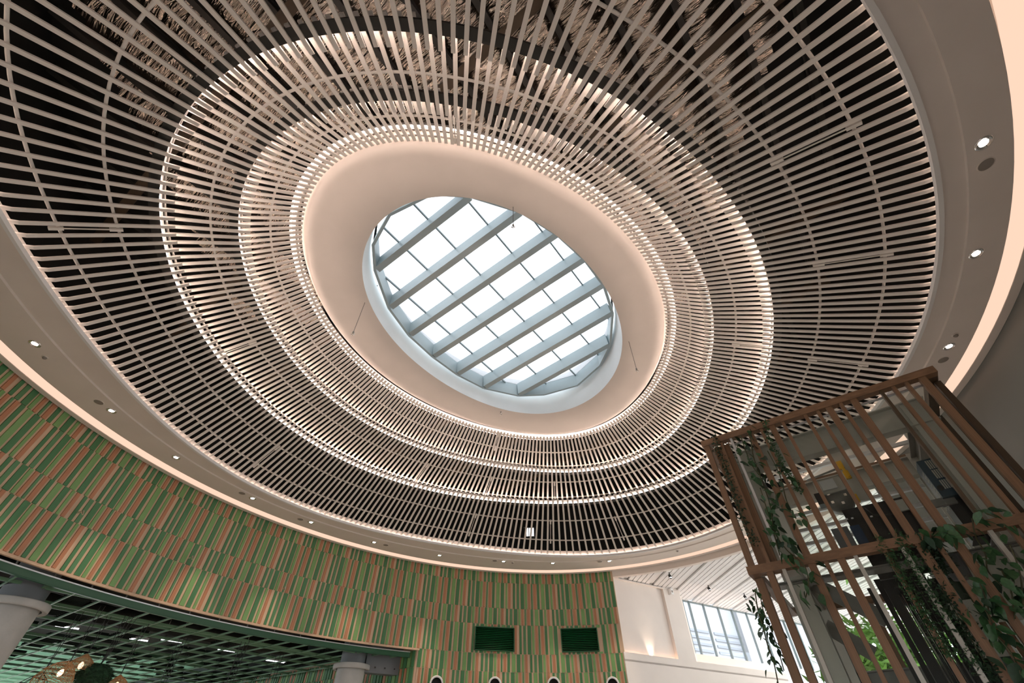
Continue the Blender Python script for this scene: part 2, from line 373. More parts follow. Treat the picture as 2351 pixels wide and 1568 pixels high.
# ---- skylight: outline polygon at the beam ends, seven beams, glazing bars, panes
F = 1.022
BU = [-5.58, -3.80, -2.03, -.21, 1.59, 3.38, 5.20]
PLUS = [2.95, 3.98, 4.45, 4.56, 4.46, 4.05, 2.95]; MINUS = [-2.35, -3.55, -4.18, -4.50, -4.53, -4.10, -3.02]
OUT = [(u, v) for u, v in zip(BU, PLUS)] + [(6.12, 1.78), (6.74, -.1), (6.18, -1.9)] + [(u, v) for u, v in list(zip(BU, MINUS))[::-1]] + [(-6.55, -1.25), (-6.95, .6), (-6.45, 2.1)]
OUT = [(u * F, v * F) for u, v in OUT]; BU = [u * F for u in BU]; PLUS = [v * F for v in PLUS]; MINUS = [v * F for v in MINUS]
sky = empty('skylight', W(CEN.x, CEN.y, Z0S), 'oval skylight of white glass with seven deep steel beams', 'skylight')
def SK(u, v, d): p = UV(u, v); return W(p.x, p.y, zs(v, d))
BD, BW = .80, .29
for u, v0, v1 in zip(BU, PLUS, MINUS): bar('beam', SK(u, v0 - .04, BD / 2), SK(u, v1 + .04, BD / 2), BW * S, BD * S, M['steel_sky'], sky)
for i, (u, v) in enumerate(OUT):
    u2, v2 = OUT[(i + 1) % len(OUT)]
    bar('frame_edge', SK(u * 1.008, v * 1.008, BD / 2), SK(u2 * 1.008, v2 * 1.008, BD / 2), .12 * S, BD * S, M['steel_sky'], sky)
VB = [3.45, 1.65, -.10, -1.97, -3.68]
def clip(poly, a, b, c):                # keep a*u+b*v<=c
    out = []
    for i in range(len(poly)):
        p, q = poly[i], poly[(i + 1) % len(poly)]; fp, fq = a * p[0] + b * p[1] - c, a * q[0] + b * q[1] - c
        if fp <= 0: out.append(p)
        if fp * fq < 0: t = fp / (fp - fq); out.append((p[0] + (q[0] - p[0]) * t, p[1] + (q[1] - p[1]) * t))
    return out
us = [-9] + BU + [9]; vsx = [-9] + VB[::-1] + [9]
for i in range(len(us) - 1):
    for j in range(len(vsx) - 1):
        pl = OUT
        for a_, b_, c_ in ((-1, 0, -us[i]), (1, 0, us[i + 1]), (0, -1, -vsx[j]), (0, 1, vsx[j + 1])):
            pl = clip(pl, a_, b_, c_) if pl else pl
        if len(pl) < 3: continue
        ar = abs(sum(p[0] * q[1] - q[0] * p[1] for p, q in zip(pl, pl[1:] + pl[:1]))) / 2
        if ar < .02: continue
        m_ = MB(); k = len(pl); m_.add([SK(u, v, BD + .02) for u, v in pl] + [SK(u, v, BD + .06) for u, v in pl], [list(range(k)), list(range(k, 2 * k))[::-1]] + [[q, (q + 1) % k, k + (q + 1) % k, k + q] for q in range(k)])
        m_.build('pane', M['pane'], sky)
        if j < len(vsx) - 2:            # glazing bar on this pane's far edge
            uu = [p[0] for p in pl if abs(p[1] - vsx[j + 1]) < 1e-3]
            if len(uu) >= 2 and max(uu) - min(uu) > .1: bar('glazing_bar', SK(min(uu), vsx[j + 1], BD - .03), SK(max(uu), vsx[j + 1], BD - .03), .055 * S, .10 * S, M['steel_bar'], sky)
# ---- hanging hooks
def hook(px_top, px_bot, Z, label):
    p = at_z(*px_top, Z); top = W(p.x, p.y, Z); r = ray(*px_bot); t = math.hypot(p.x, p.y) / math.hypot(r.x, r.y); bot = W(p.x, p.y, r.z * t)
    e = empty('ceiling_hook', top, label, 'hook', 'hooks hanging from the skylight collar')
    m_ = MB(); m_.tube([top, bot + Vector((0, 0, .11))], .006, 5); m_.build('cable', M['wire'], e)
    m_ = MB(); m_.tube([bot + Vector((0, 0, .11)), bot + Vector((0, 0, .05))], .022, 6); m_.build('swivel', M['steel'], e)
    m_ = MB(); m_.tube([bot + Vector((math.sin(a) * .035, 0, .02 + math.cos(a) * .035)) for a in [R(d) for d in range(0, 290, 24)]], .010, 6); m_.build('hook', M['chrome'], e)
hook((1178, 474), (1178, 522), 14.96, 'small hook on a cable above the upper rim of the skylight')
hook((838, 694), (814, 770), 14.96, 'small hook on a long cable left of the skylight')
hook((1443, 782), (1462, 853), 14.96, 'small hook on a long cable right of the skylight')
hook((1150, 944), (1150, 951), 14.97, 'short hook stub at the lower rim of the skylight')

# ================================================================== plenum: roof, foil, purlins, dark drum
b = MB(); n = 128
def RZ(p): q = p - CEN; return zs(-q.x * math.sin(R(54)) + q.y * math.cos(R(54)), 1.35)
hi = [cur('hole', 2 * PI * i / n, -.02) for i in range(n)]; ho = [edge(2 * PI * i / n + (SAN - PSI) * -1, 1.2) for i in range(n)]
b.loft([[W(p.x, p.y, RZ(p)) for p in hi], [W(p.x, p.y, RZ(p)) for p in ho]]); b.loft([[W(p.x, p.y, RZ(p) + .3) for p in hi], [W(p.x, p.y, RZ(p) + .3) for p in ho]])
tag(b.build('roof', M['black']), 'dark roof deck above the slat ceiling', 'roof', kind='structure')
prof_ring('wall_drum', [(lambda p: edge(p, .70), 10.75), (lambda p: edge(p, .70), 20)], M['black'], label='dark drum wall hidden behind the slat ceiling', cat='wall', kind='structure')
def in_hole(p, g):
    q = p - CEN; U, V = q.x * CP + q.y * SP, -q.x * SP + q.y * CP; return (U / (CO['hole'][0] + g)) ** 2 + (V / (CO['hole'][1] + g)) ** 2 < 1
def in_edge(p, g=0):
    q = p - SC; U, V = q.x * CA + q.y * SN, -q.x * SN + q.y * CA; return (U / (SA + g)) ** 2 + (V / (SB + g)) ** 2 < 1
nv = 0; v = -15.2; DV = 1.75
while v < 15:
    b = MB(); du = .14; nu = int(37 / du); rows = [v + .12 + (DV - .24) * t for t in (0, .2, .4, .6, .8, 1)]
    idx = {}
    for i in range(nu + 1):
        u = -18.5 + du * i
        for j, vv in enumerate(rows):
            p = UV(u, vv); t = j / 5
            z = zs(vv, .95) - .16 * math.sin(PI * t) + .055 * noise.noise(Vector((u * 3.2, vv * .5, 3))) + .09 * noise.noise(Vector((u * .7, vv * .9, 9)))
            idx[i, j] = len(b.v); b.v.append(tuple(W(p.x, p.y, z)))
    for i in range(nu):
        for j in range(5):
            pm = UV(-18.5 + du * (i + .5), (rows[j] + rows[j + 1]) / 2)
            if in_edge(pm, .3) and not in_hole(pm, .35) and pm.y < 14.5 and -13.5 < pm.x < 9.5: b.f.append([idx[i, j], idx[i + 1, j], idx[i + 1, j + 1], idx[i, j + 1]]); b.mi.append(0)
    if b.f:
        o = b.build('foil_blanket', M['foil'], smooth=True)
        tag(o, 'crinkled foil insulation between dark purlins above the slats', 'insulation', 'foil strips under the roof'); nv += 1
    v += DV
v = -15.2
while v < 15.3:
    spans = []; cur_s = None; u = -18.6
    while u < 18.6:
        ok = in_edge(UV(u, v), .4) and not in_hole(UV(u, v), .25)
        if ok and cur_s is None: cur_s = u
        if not ok and cur_s is not None: spans.append((cur_s, u)); cur_s = None
        u += .1
    if cur_s is not None: spans.append((cur_s, 18.6))
    for k, (a_, c_) in enumerate(spans):
        if c_ - a_ < .5: continue
        pa, pc = UV(a_, v), UV(c_, v)
        e = empty('roof_purlin', W(pa.x, pa.y, zs(v, .6)), 'dark steel roof purlin between foil strips above the slats', 'beam', 'roof purlins above the slats')
        P = lambda z: (W(pa.x, pa.y, zs(v, z)), W(pc.x, pc.y, zs(v, z)))
        bar('web', *P(.78), .03 * S, .34 * S, M['dark'], e); bar('flange', *P(.60), .20 * S, .03 * S, M['dark'], e); bar('flange', *P(.96), .20 * S, .03 * S, M['dark'], e)
    v += DV
for u in (-13.6, -9.2, 8.9, 13.4, -4.6, 4.4):
    for sgn in (-1, 1):
        p0, p1 = None, None
        vv = .5
        while vv < 16:
            p = UV(u, sgn * vv)
            if in_edge(p, .3) and not in_hole(p, .3): p0 = p0 if p0 is not None else sgn * vv; p1 = sgn * vv
            vv += .1
        if p0 is None or abs(p1 - p0) < .6: continue
        a_, c_ = UV(u, p0), UV(u, p1); e = empty('roof_rafter', W(a_.x, a_.y, zs(p0, .3)), 'brown primed steel rafter under the purlins above the slats', 'beam', 'roof rafters above the slats')
        bar('web', W(a_.x, a_.y, zs(p0, .30)), W(c_.x, c_.y, zs(p1, .30)), .05 * S, .5 * S, M['brown'], e); bar('flange', W(a_.x, a_.y, zs(p0, .05)), W(c_.x, c_.y, zs(p1, .05)), .34 * S, .04 * S, M['brown'], e)
# ================================================================== green tiled wall (left and far side)
WG = .68                                 # wall face stands this far outside the soffit rim
PH_R = on_edge(1404, 1304, WG)[0]; PH_J = on_edge(962, 1500, WG)[0]; PH_L = R(168)
# arc length table on the wall curve
mtab = 1600; AT = [PH_R - .02 + (PH_L - PH_R + .02) * i / mtab for i in range(mtab + 1)]; AP = [edge(a, WG) for a in AT]; AL = [0.0]
for i in range(mtab): AL.append(AL[-1] + (AP[i + 1] - AP[i]).length)
def s_of(ph):
    t = (ph - AT[0]) / (AT[-1] - AT[0]) * mtab; i = max(0, min(mtab - 1, int(t))); return AL[i] + (AL[i + 1] - AL[i]) * (t - i)
def pt_of(s_):
    import bisect
    i = max(0, min(mtab - 1, bisect.bisect_right(AL, s_) - 1)); t = (s_ - AL[i]) / (AL[i + 1] - AL[i]); p = AP[i].lerp(AP[i + 1], t); d = (AP[i + 1] - AP[i]).normalized(); return p, d
ZB = 5.25
wl = empty('wall_left', W(*edge(R(60), WG), ZB), 'curved timber wall covered with green and terracotta tiles', 'wall', kind='structure')
LV = []                                   # louvre openings: (s0, s1, z0, z1)
for a_, b_ in (((1091.9, 1439.3), (1180, 1495)), ((1287.5, 1444.5), (1376.5, 1496.5))):
    pa, pb = on_edge(*a_, WG), on_edge(*b_, WG); LV.append((min(s_of(pa[0]), s_of(pb[0])), max(s_of(pa[0]), s_of(pb[0])), 5.47, 6.68))
def strip(name, z0, z1, s0, s1, off, m, parent, thick=.12):
    k = max(2, int((s1 - s0) / .5)); b = MB(); A = []; B = []
    for i in range(k + 1):
        p, d = pt_of(s0 + (s1 - s0) * i / k); nrm = Vector((d.y, -d.x)); nrm = nrm if (p - SC).dot(nrm) > 0 else -nrm
        for L_, o_ in ((A, off), (B, off + thick)): L_.append((p + nrm * o_, ))
    for i in range(k):
        a0, a1, b0, b1 = A[i][0], A[i + 1][0], B[i][0], B[i + 1][0]
        vs_ = [W(a0.x, a0.y, z0), W(a1.x, a1.y, z0), W(a1.x, a1.y, z1), W(a0.x, a0.y, z1), W(b0.x, b0.y, z0), W(b1.x, b1.y, z0), W(b1.x, b1.y, z1), W(b0.x, b0.y, z1)]
        fs_ = [[0, 1, 2, 3], [4, 7, 6, 5], [0, 4, 5, 1], [3, 2, 6, 7]]
        if i == 0: fs_.append([0, 3, 7, 4])
        if i == k - 1: fs_.append([1, 5, 6, 2])
        b.add(vs_, fs_)
    return b.build(name, m, parent)
SR, SJ, SL = s_of(PH_R), s_of(PH_J), s_of(PH_L)
TB = M['timber_back']
strip('backing', 6.68, 10.75, SR, SJ, .06, TB, wl); strip('backing', FZ, 5.47, SR, SJ, .06, TB, wl)
prev = SR
for s0, s1, z0, z1 in sorted(LV): strip('backing', z0, z1, prev, s0, .06, TB, wl); prev = s1
strip('backing', 5.47, 6.68, prev, SJ, .06, TB, wl); strip('backing', ZB, 10.75, SJ, SL, .06, TB, wl)
strip('edge_strip', ZB - .02, ZB + .06, SJ, SL, -.02, TB, wl, .10)
PATT = [('t_orange', 0, 30), ('t_dark', 53, 82), ('t_mid', 97, 130), ('t_dark', 143, 187), ('t_light', 193, 222), ('t_orange', 230, 257), ('t_mid', 265, 287), ('t_orange', 295, 328),
        ('t_dark', 335, 367), ('t_light', 382, 426), ('t_dark', 435, 478), ('t_light', 490, 516)]
PER = 3.03
ROWS = [(9.31, 10.72, 1203), (7.79, 9.29, 1167.5), (6.87, 7.77, 1151.6), (5.345, 6.85, 1181.7), (4.45, 5.325, 1204), (2.93, 4.43, 1145), (2.03, 2.91, 1170), (.5, 2.01, 1190), (-.4, .48, 1160), (-1.9, -.42, 1200)]
tiles = []
for z0, z1, px in ROWS:
    s_ref = s_of(on_edge(px, 1400, WG)[0])
    for k in range(-16, 18):
        for nm, a_, b_ in PATT:
            # the sequence runs left to right in the photo, that is against the arc parameter
            sa, sb = s_ref - (k + (b_ - 6) / 525) * PER, s_ref - (k + a_ / 525) * PER
            if sb > SL or sa < SR + .02: continue
            if z1 < ZB + .02 and sb > SJ - .03: continue
            za, zb = max(z0, ZB + .07) if sa > SJ else z0, z1
            segs = [(za, zb)]
            for l0, l1, q0, q1 in LV:
                if sb > l0 - .02 and sa < l1 + .02 and zb > q0 and za < q1: segs = [(za, q0 - .03), (q1 + .03, zb)]
            for q0, q1 in segs:
                if q1 - q0 < .03: continue
                p, d = pt_of((sa + sb) / 2); nrm = Vector((d.y, -d.x)); nrm = nrm if (p - SC).dot(nrm) > 0 else -nrm
                c = p + nrm * .055; X = Vector((d.x, d.y, 0)); Y = Vector((nrm.x, nrm.y, 0)); wd, th, h = (sb - sa) * S, .06 * S, (q1 - q0) * S; o = W(c.x, c.y, (q0 + q1) / 2)
                M4 = Matrix(((X.x * wd, Y.x * th, 0, o.x), (X.y * wd, Y.y * th, 0, o.y), (0, 0, h, o.z), (0, 0, 0, 1)))
                dist = c.length; el = (q0 + q1) / 2
                # rough projected size and whether it is in the frame
                fw = c.y * math.cos(TH) + el * math.sin(TH); up = -c.y * math.sin(TH) + el * math.cos(TH); u_, v_ = CXP + FPX * c.x / fw, CYP - FPX * up / fw
                vis = -60 < u_ < 2400 and v_ < 1600
                tiles.append(((sb - sa) * (q1 - q0) / (dist * dist + el * el) * (1 if vis else 1e-4), M4, nm))
tiles.sort(key=lambda t: -t[0])
for _, M4, nm in tiles[:300]: piece('tile', M4, M[nm], wl)
names = ['t_dark', 't_mid', 't_light', 't_orange']; b = MB()
for _, M4, nm in tiles[300:]: b.box(M4, names.index(nm))
tag(b.build('tiles', [M[k] for k in names], wl), kind='stuff')
# ---- louvres
for i, (s0, s1, z0, z1) in enumerate(LV):
    pm, dm = pt_of((s0 + s1) / 2)
    e = empty('wall_louver', W(pm.x, pm.y, z0), ['glossy green wall louver nearer the white wall', 'glossy green wall louver nearer the opening'][i] if s0 == min(l[0] for l in LV) or True else '', 'louver', 'green louvers in the tiled wall')
    e['label'] = 'right green metal louver in the tiled wall' if s0 == min(l[0] for l in LV) else 'left green metal louver in the tiled wall'
    p0, _ = pt_of(s0); p1, _ = pt_of(s1); d = (p1 - p0).normalized(); nrm = Vector((d.y, -d.x)); nrm = nrm if (p0 - SC).dot(nrm) > 0 else -nrm
    nsl = 13; hh = (z1 - z0) / nsl
    for k in range(nsl):
        zc = z0 + hh * (k + .5); a_, c_ = p0 + nrm * .12, p1 + nrm * .12
        b = MB(); prof = [(.0, -hh * .48), (-.05, -hh * .40), (-.03, -hh * .1), (.10, hh * .46), (.12, hh * .42), (.02, -hh * .48)]
        rg = [[W(q.x + nrm.x * u, q.y + nrm.y * u, zc + z) for u, z in prof] for q in (a_, c_)]
        b.loft(rg, True); b.build('blade', M['louvre'], e)
    for q, z_ in ((p0, 0), (p1, 0)):
        q2 = q + nrm * .12; bar('frame', W(q2.x, q2.y, z0), W(q2.x, q2.y, z1), .05 * S, .35 * S, M['green'], e, up=Vector((nrm.x, nrm.y, 0)))
    for z_ in (z0, z1): a_, c_ = p0 + nrm * .12, p1 + nrm * .12; bar('frame', W(a_.x, a_.y, z_), W(c_.x, c_.y, z_), .35 * S, .05 * S, M['green'], e)
    a_, c_ = p0 + nrm * .3, p1 + nrm * .3; bar('back_plate', W(a_.x, a_.y, (z0 + z1) / 2), W(c_.x, c_.y, (z0 + z1) / 2), .02 * S, (z1 - z0) * S, M['blk'], e)
# ---- small fittings on the tiled wall
for i, (px, lab) in enumerate((((183, 1176), 'tiny chrome nozzle on the tiled wall at the left'), ((652, 1351), 'tiny chrome nozzle on the tiled wall above the dark gap'), ((437, 1280), 'tiny chrome nozzle on the tiled wall between the other two'), ((848, 1386), 'tiny chrome nozzle on the tiled wall near the corner of the opening'))):
    ph, Z, x, y = on_edge(*px, WG - .1); e = empty('wall_nozzle', W(x, y, Z), lab, 'nozzle', 'nozzles on the tiled wall'); n_ = (Vector((x, y)) - SC).normalized()
    b = MB(); b.tube([W(x + n_.x * .1, y + n_.y * .1, Z), W(x - n_.x * .12, y - n_.y * .12, Z)], .02, 8); b.build('pipe', M['chrome'], e)
    b = MB(); b.tube([W(x - n_.x * .12, y - n_.y * .12, Z + .03), W(x - n_.x * .2, y - n_.y * .2, Z - .1)], [.035, .015], 8); b.build('head', M['chrome'], e)
# ---- round bulkhead lamps at the foot of the picture
for i, (px, py) in enumerate(((1001, 1571), (1136, 1573), (1272, 1573), (1408, 1573))):
    ph, Z, x, y = on_edge(px, py, WG - .1); n_ = (Vector((x, y)) - SC).normalized(); q = Vector((n_.x, n_.y, 0)).to_track_quat('Z', 'Y')
    lab = ['first round white wall lamp from the opening', 'second round white wall lamp from the opening, below the left louver', 'third round white wall lamp from the opening, below the right louver', 'round white wall lamp next to the white wall'][i]
    e = empty('wall_lamp', W(x, y, Z), lab, 'lamp', 'round lamps low on the tiled wall')
    for nm, prof, m_ in (('housing', [(.20, .10), (.21, .0), (.235, -.09), (.21, -.12), (.175, -.10)], 'white'), ('reflector', [(.178, -.10), (.15, -.02), (.06, .04), (0.001, .05)], 'blk')):
        b = MB(); b.lathe(prof, (0, 0, 0), 24); b.v = [tuple(q @ Vector(v) + W(x, y, Z)) for v in b.v]; b.build(nm, M[m_], e, True)

# ---- little clerestory window in the dark drum, its panes glow in place of daylight
ph, Z, x, y = on_edge(1214, 1222, .66); d_ = Vector((-(y - SC.y), x - SC.x)).normalized(); e = empty('window_3', W(x, y, Z), 'tiny bright window in the dark drum behind the lower slats', 'window', kind='structure')
for sg in (-1, 1):
    a_ = Vector((x, y)) + d_ * (.2 * sg - .17); c_ = Vector((x, y)) + d_ * (.2 * sg + .17); bar('pane', W(a_.x, a_.y, Z), W(c_.x, c_.y, Z), .02, .60 * S, M['tube_and_pane_glow'], e)
for sg in (-.4, 0, .4): a_ = Vector((x, y)) + d_ * sg; bar('mullion', W(a_.x, a_.y, Z - .36), W(a_.x, a_.y, Z + .36), .05 * S, .10 * S, M['steel'], e)
for dz in (-.33, .33): a_, c_ = Vector((x, y)) - d_ * .42, Vector((x, y)) + d_ * .42; bar('rail', W(a_.x, a_.y, Z + dz), W(c_.x, c_.y, Z + dz), .10 * S, .06 * S, M['steel'], e)

# ================================================================== grey glossy wall (right) and an added block against rear sky light
def vwall(name, a0, a1, dr, z0, z1, m, **kw):
    b = MB(); n = 80; b.loft([[W(*edge(a0 + (a1 - a0) * i / n, dr), z) for i in range(n + 1)] for z in (z0, z1)], False); return tag(b.build(name, m, smooth=True), **kw)
PH_G = on_edge(1985, 1085, .66)[0]
vwall('wall_right', R(-128), PH_G, .67, FZ, 10.75, M['greywall'], label='tall glossy grey curved wall at the right', cat='wall', kind='structure')

vwall('rear_sky_block', PH_L, R(232), .67, 1.2, 10.75, M['plaster'], label='unseen bulkhead added behind the camera to hold back sky light', cat='wall', kind='structure')  # unseen bulkhead, added to cut the sky light from behind
# ================================================================== soffit fittings
ZF = 9.97
def fit_name(i, n, base, side): return base
def downlight(px, label, lit):
    p = at_z(*px, ZF); c = W(p.x, p.y, ZF); e = empty('downlight', c, label, 'downlight', 'recessed downlights in the soffit')
    b = MB(); b.lathe([(.105, .0), (.105, -.014), (.085, -.018)], c, 28); b.build('trim_ring', M['chrome'], e, True)
    b = MB(); b.lathe([(.085, -.018), (.070, -.010), (.055, -.004)], c, 28); b.build('reflector', M['chrome'], e, True)
    b = MB(); b.lathe([(.055, -.005), (.0005, -.005)], c, 20); b.build('lens', M['lens'], e)
    for k in range(3):
        a = k * 2 * PI / 3 + .5; d = Vector((math.cos(a), math.sin(a), 0)); bar('baffle', c + d * .03 + Vector((0, 0, -.012)), c + d * .08 + Vector((0, 0, -.012)), .006, .008, M['dark'], e)
    spot('beam_light', c + Vector((0, 0, -.03)), c + Vector((0, 0, -3)), lit, 58, .5, (1, .80, .62), .05, e)
DL = [((2258, 328), 'bright downlight at the top right of the soffit'), ((2241, 582), 'second downlight down the right side of the soffit'), ((2179, 795), 'downlight just above the lift corner at the right'),
      ((80, 789), 'downlight at the far left end of the soffit'), ((256, 943), 'second downlight from the left on the soffit'), ((404, 1050), 'third downlight from the left on the soffit'), ((580, 1144), 'fourth downlight from the left on the soffit'),
      ((714, 1199), 'fifth downlight from the left on the soffit'), ((859, 1245), 'sixth downlight from the left on the soffit'), ((1009, 1275), 'downlight above the tiled wall left of both louvers'), ((1156, 1289), 'downlight above the left louver'),
      ((1269, 1293), 'downlight above the gap between the two louvers'), ((1399, 1288), 'downlight above the edge where tiles meet the white wall')]
for px, lab in DL: downlight(px, lab, 260)
for px, lab in (((2263, 377), 'round ceiling speaker beside the bright downlight at the right'), ((2165, 826), 'round ceiling speaker above the lift corner'), ((227, 923), 'round ceiling speaker beside the second downlight at the left'), ((556, 1132), 'round ceiling speaker beside the fourth downlight'),
                ((690, 1192), 'small round ceiling speaker beside the fifth downlight'), ((886, 1251), 'round ceiling speaker beside the sixth downlight'), ((1136, 1287), 'round ceiling speaker above the left louver'), ((1377, 1289), 'round ceiling speaker above the right louver')):
    p = at_z(*px, ZF); c = W(p.x, p.y, ZF); e = empty('ceiling_speaker', c, lab, 'speaker', 'round speakers in the soffit')
    b = MB(); b.lathe([(.105, .002), (.105, -.008), (.092, -.010)], c, 28); b.build('rim', M['plaster'], e, True); b = MB(); b.lathe([(.092, -.008), (.0005, -.012)], c, 28); b.build('grille', M['grille'], e, True)
for px, lab in (((104, 820), 'small domed sensor on the soffit at the far left'), ((2193, 769), 'small domed sensor on the soffit above the lift'), ((1177, 1291), 'small domed sensor on the soffit above the louvers'), ((1555, 1264), 'small sprinkler head on the soffit near the lift')):
    p = at_z(*px, ZF); c = W(p.x, p.y, ZF); e = empty('ceiling_sensor', c, lab, 'sensor', 'small sensors on the soffit')
    b = MB(); b.lathe([(.06, .0), (.06, -.012), (.045, -.016)], c, 20); b.build('base', M['plaster'], e, True); b = MB(); b.lathe([(.040, -.014), (.034, -.035), (.018, -.048), (.0005, -.05)], c, 16); b.build('dome', M['grille'], e, True)
# ================================================================== gallery at the far right: fascia, white wall, ledge, window, plank ceiling
PH_A, PH_B = on_edge(1404, 1304, .66)[0], PH_G
b = MB(); n = 60
for dr, z0, z1 in ((.67, 9.55, 10.75),): b.loft([[W(*edge(PH_B + (PH_A - PH_B) * i / n, dr), z) for i in range(n + 1)] for z in (z0, z1)], False)
b.loft([[W(*edge(PH_B + (PH_A - PH_B) * i / n, dr), 9.55) for i in range(n + 1)] for dr in (.67, 1.0)], False)
b.loft([[W(*edge(PH_B + (PH_A - PH_B) * i / n, 1.0), z) for i in range(n + 1)] for z in (9.55, 9.75)], False)
tag(b.build('trim_3', M['plaster'], smooth=True), 'curved white fascia above the gallery beside the tiled wall', 'trim', kind='structure')
ZG = 9.66
AZ = R(30.2); DW = Vector((math.cos(AZ), math.sin(AZ))); NW = Vector((-DW.y, DW.x))     # gallery wall direction and its back normal
q = on_edge(1404, 1304, WG); G0 = Vector((q[2], q[3])) - DW * .05
def GW(a, bk, z): p = G0 + DW * a + NW * bk; return W(p.x, p.y, z)
def gbox(name, a0, a1, b0, b1, z0, z1, m, parent):
    c = MB(); P = [GW(a, b_, z) for a in (a0, a1) for b_ in (b0, b1) for z in (z0, z1)]; c.add(P, CUBE_F); return c.build(name, m, parent)
def ga(u, v, bk):                        # pixel -> (along, Z) on the gallery plane set back by bk
    r = ray(u, v); c = G0 + NW * bk; t = c.dot(NW) / (r.x * NW.x + r.y * NW.y); p = Vector((r.x, r.y)) * t; return (p - G0).dot(DW), r.z * t
ZL = ga(1438, 1497, 0)[1]
BK = .30
aP0, aP1 = ga(1508, 1360, BK)[0], ga(1556, 1358, BK)[0]
gw = empty('wall_far', GW(3, 0, FZ), 'white gallery wall with a light ledge beside the tiled wall', 'wall', kind='structure')
gbox('upper_wall', 0, aP0, BK, BK + .3, ZL - .3, ZG + .6, M['plaster'], gw)
gbox('pilaster', aP0 + .55, aP1, BK - .12, BK + .3, ZL - .3, ZG + .1, M['plaster'], gw)
gbox('recess', aP0, aP0 + .55, BK + .12, BK + .4, ZL - .3, ZG + .1, M['plaster'], gw)
gbox('lower_wall', 0, 15.5, 0, .12, FZ, ZL, M['plaster'], gw)
gbox('ledge', 0, 15.5, .0, BK + .2, ZL - .45, ZL - .35, M['plaster'], gw)
gbox('shadow_line', 0, aP1 + .1, BK - .16, BK, ZG - .12, ZG - .05, M['plaster'], gw)
# speaker box on the pilaster
a_, z_ = ga(1537.5, 1359, BK - .12); e = empty('wall_speaker', GW(a_, BK - .12, z_), 'small white speaker box on the white pilaster', 'speaker')
gbox('box', a_ - .13, a_ + .13, BK - .36, BK - .13, z_ - .22, z_ + .18, M['white'], e)
c = GW(a_, BK - .365, z_ - .02); qn = Vector((NW.x, NW.y, 0)).to_track_quat('Z', 'Y'); b = MB(); b.lathe([(.045, .0), (.0005, -.006)], (0, 0, 0), 16); b.v = [tuple(qn @ Vector(v) + c) for v in b.v]; b.build('cone', M['grille'], e)
# window
BKW = BK
for it in range(60):
    BKW += .05
    if ga(1564.6, 1377, BKW)[1] >= ZG: break
wa0 = ga(1564.6, 1379, BKW)[0]; zb = ga(1646, 1508, BKW)[1]
win = empty('window_1', GW(wa0, BKW, zb), 'tall gallery window with slim grey mullions', 'window', kind='structure')
bar('reveal', GW((aP1 + .02), BK + .1, (ZL + ZG) / 2), GW(wa0, BKW + .05, (ZL + ZG) / 2), .12, (ZG - ZL + .8) * S, M['plaster'], win)
gbox('sill_wall', wa0 - .3, 15.5, BKW - .06, BKW + .25, ZL - .4, zb, M['plaster'], win)
gbox('head', wa0, 40, BKW - .05, BKW + .08, ZG - .09, ZG + .02, M['steel_bar'], win)
ms = [wa0] + [ga(x, y, BKW)[0] for x, y in ((1580.4, 1384), (1613, 1389), (1647, 1395.5), (1678.8, 1403.4), (1711.5, 1407), (1740.8, 1412))]
ms += [ms[-1] + 1.6 * k for k in range(1, 16)]
for k, m_ in enumerate(ms):
    gbox('mullion', m_ - .045, m_ + .045, BKW - .10, BKW + .06, zb, ZG, M['steel_bar'], win)
    if k < len(ms) - 1: gbox('pane', m_ + .045, ms[k + 1] - .045, BKW, BKW + .02, zb, ZG, M['winglass'], win)
# plank ceiling of the gallery: boards run at 93.5 degrees
cl = empty('ceiling', W(14, 34, ZG), 'white plank ceiling of the gallery above the window', 'ceiling', kind='structure')
DA = R(93.5); DD = Vector((math.cos(DA), math.sin(DA))); DN = Vector((-DD.y, DD.x))
def board(k, wdt, off, zz):
    """one board clipped to the gallery outline, as an extruded strip"""
    cpos = off; poly = GPOLY
    for sg, lim in ((1, cpos + wdt / 2), (-1, -(cpos - wdt / 2))): poly = clip(poly, DN.x * sg, DN.y * sg, lim) if len(poly) > 2 else []
    if len(poly) < 3: return
    kk = len(poly); c = MB(); c.add([W(x, y, zz) for x, y in poly] + [W(x, y, zz + .12) for x, y in poly], [list(range(kk)), list(range(kk, 2 * kk))[::-1]] + [[i, (i + 1) % kk, kk + (i + 1) % kk, kk + i] for i in range(kk)])
    c.build('board', M['white'], cl)
g1 = G0 + DW * .3 + NW * (BK - .05); g2 = G0 + DW * aP1 + NW * (BK - .05); g3 = G0 + DW * wa0 + NW * (BKW + .02); g4 = G0 + DW * 42 + NW * (BKW + .02)
p_in = [edge(PH_A - .05 - (PH_A - PH_B) * 1.0 * i / 14, .8) for i in range(15)]
GPOLY = [(g1.x, g1.y), (g3.x, g3.y - .01), (g4.x, g4.y), (p_in[-1].x + 14, p_in[-1].y + 2), (p_in[-1].x, p_in[-1].y)] + [(p.x, p.y) for p in p_in[-2:0:-1]]
dmin = min(DN.x * x + DN.y * y for x, y in GPOLY); dmax = max(DN.x * x + DN.y * y for x, y in GPOLY)
off = dmin + .2; k = 0
while off < dmax:
    board(k, .29, off, ZG + (.10 if k % 6 == 5 else 0)); off += .35; k += 1
b = MB(); kk = len(GPOLY); b.add([W(x, y, ZG + .3) for x, y in GPOLY] + [W(x, y, ZG + .6) for x, y in GPOLY], [list(range(kk)), list(range(kk, 2 * kk))[::-1]]); b.build('backing', M['blk'], cl)
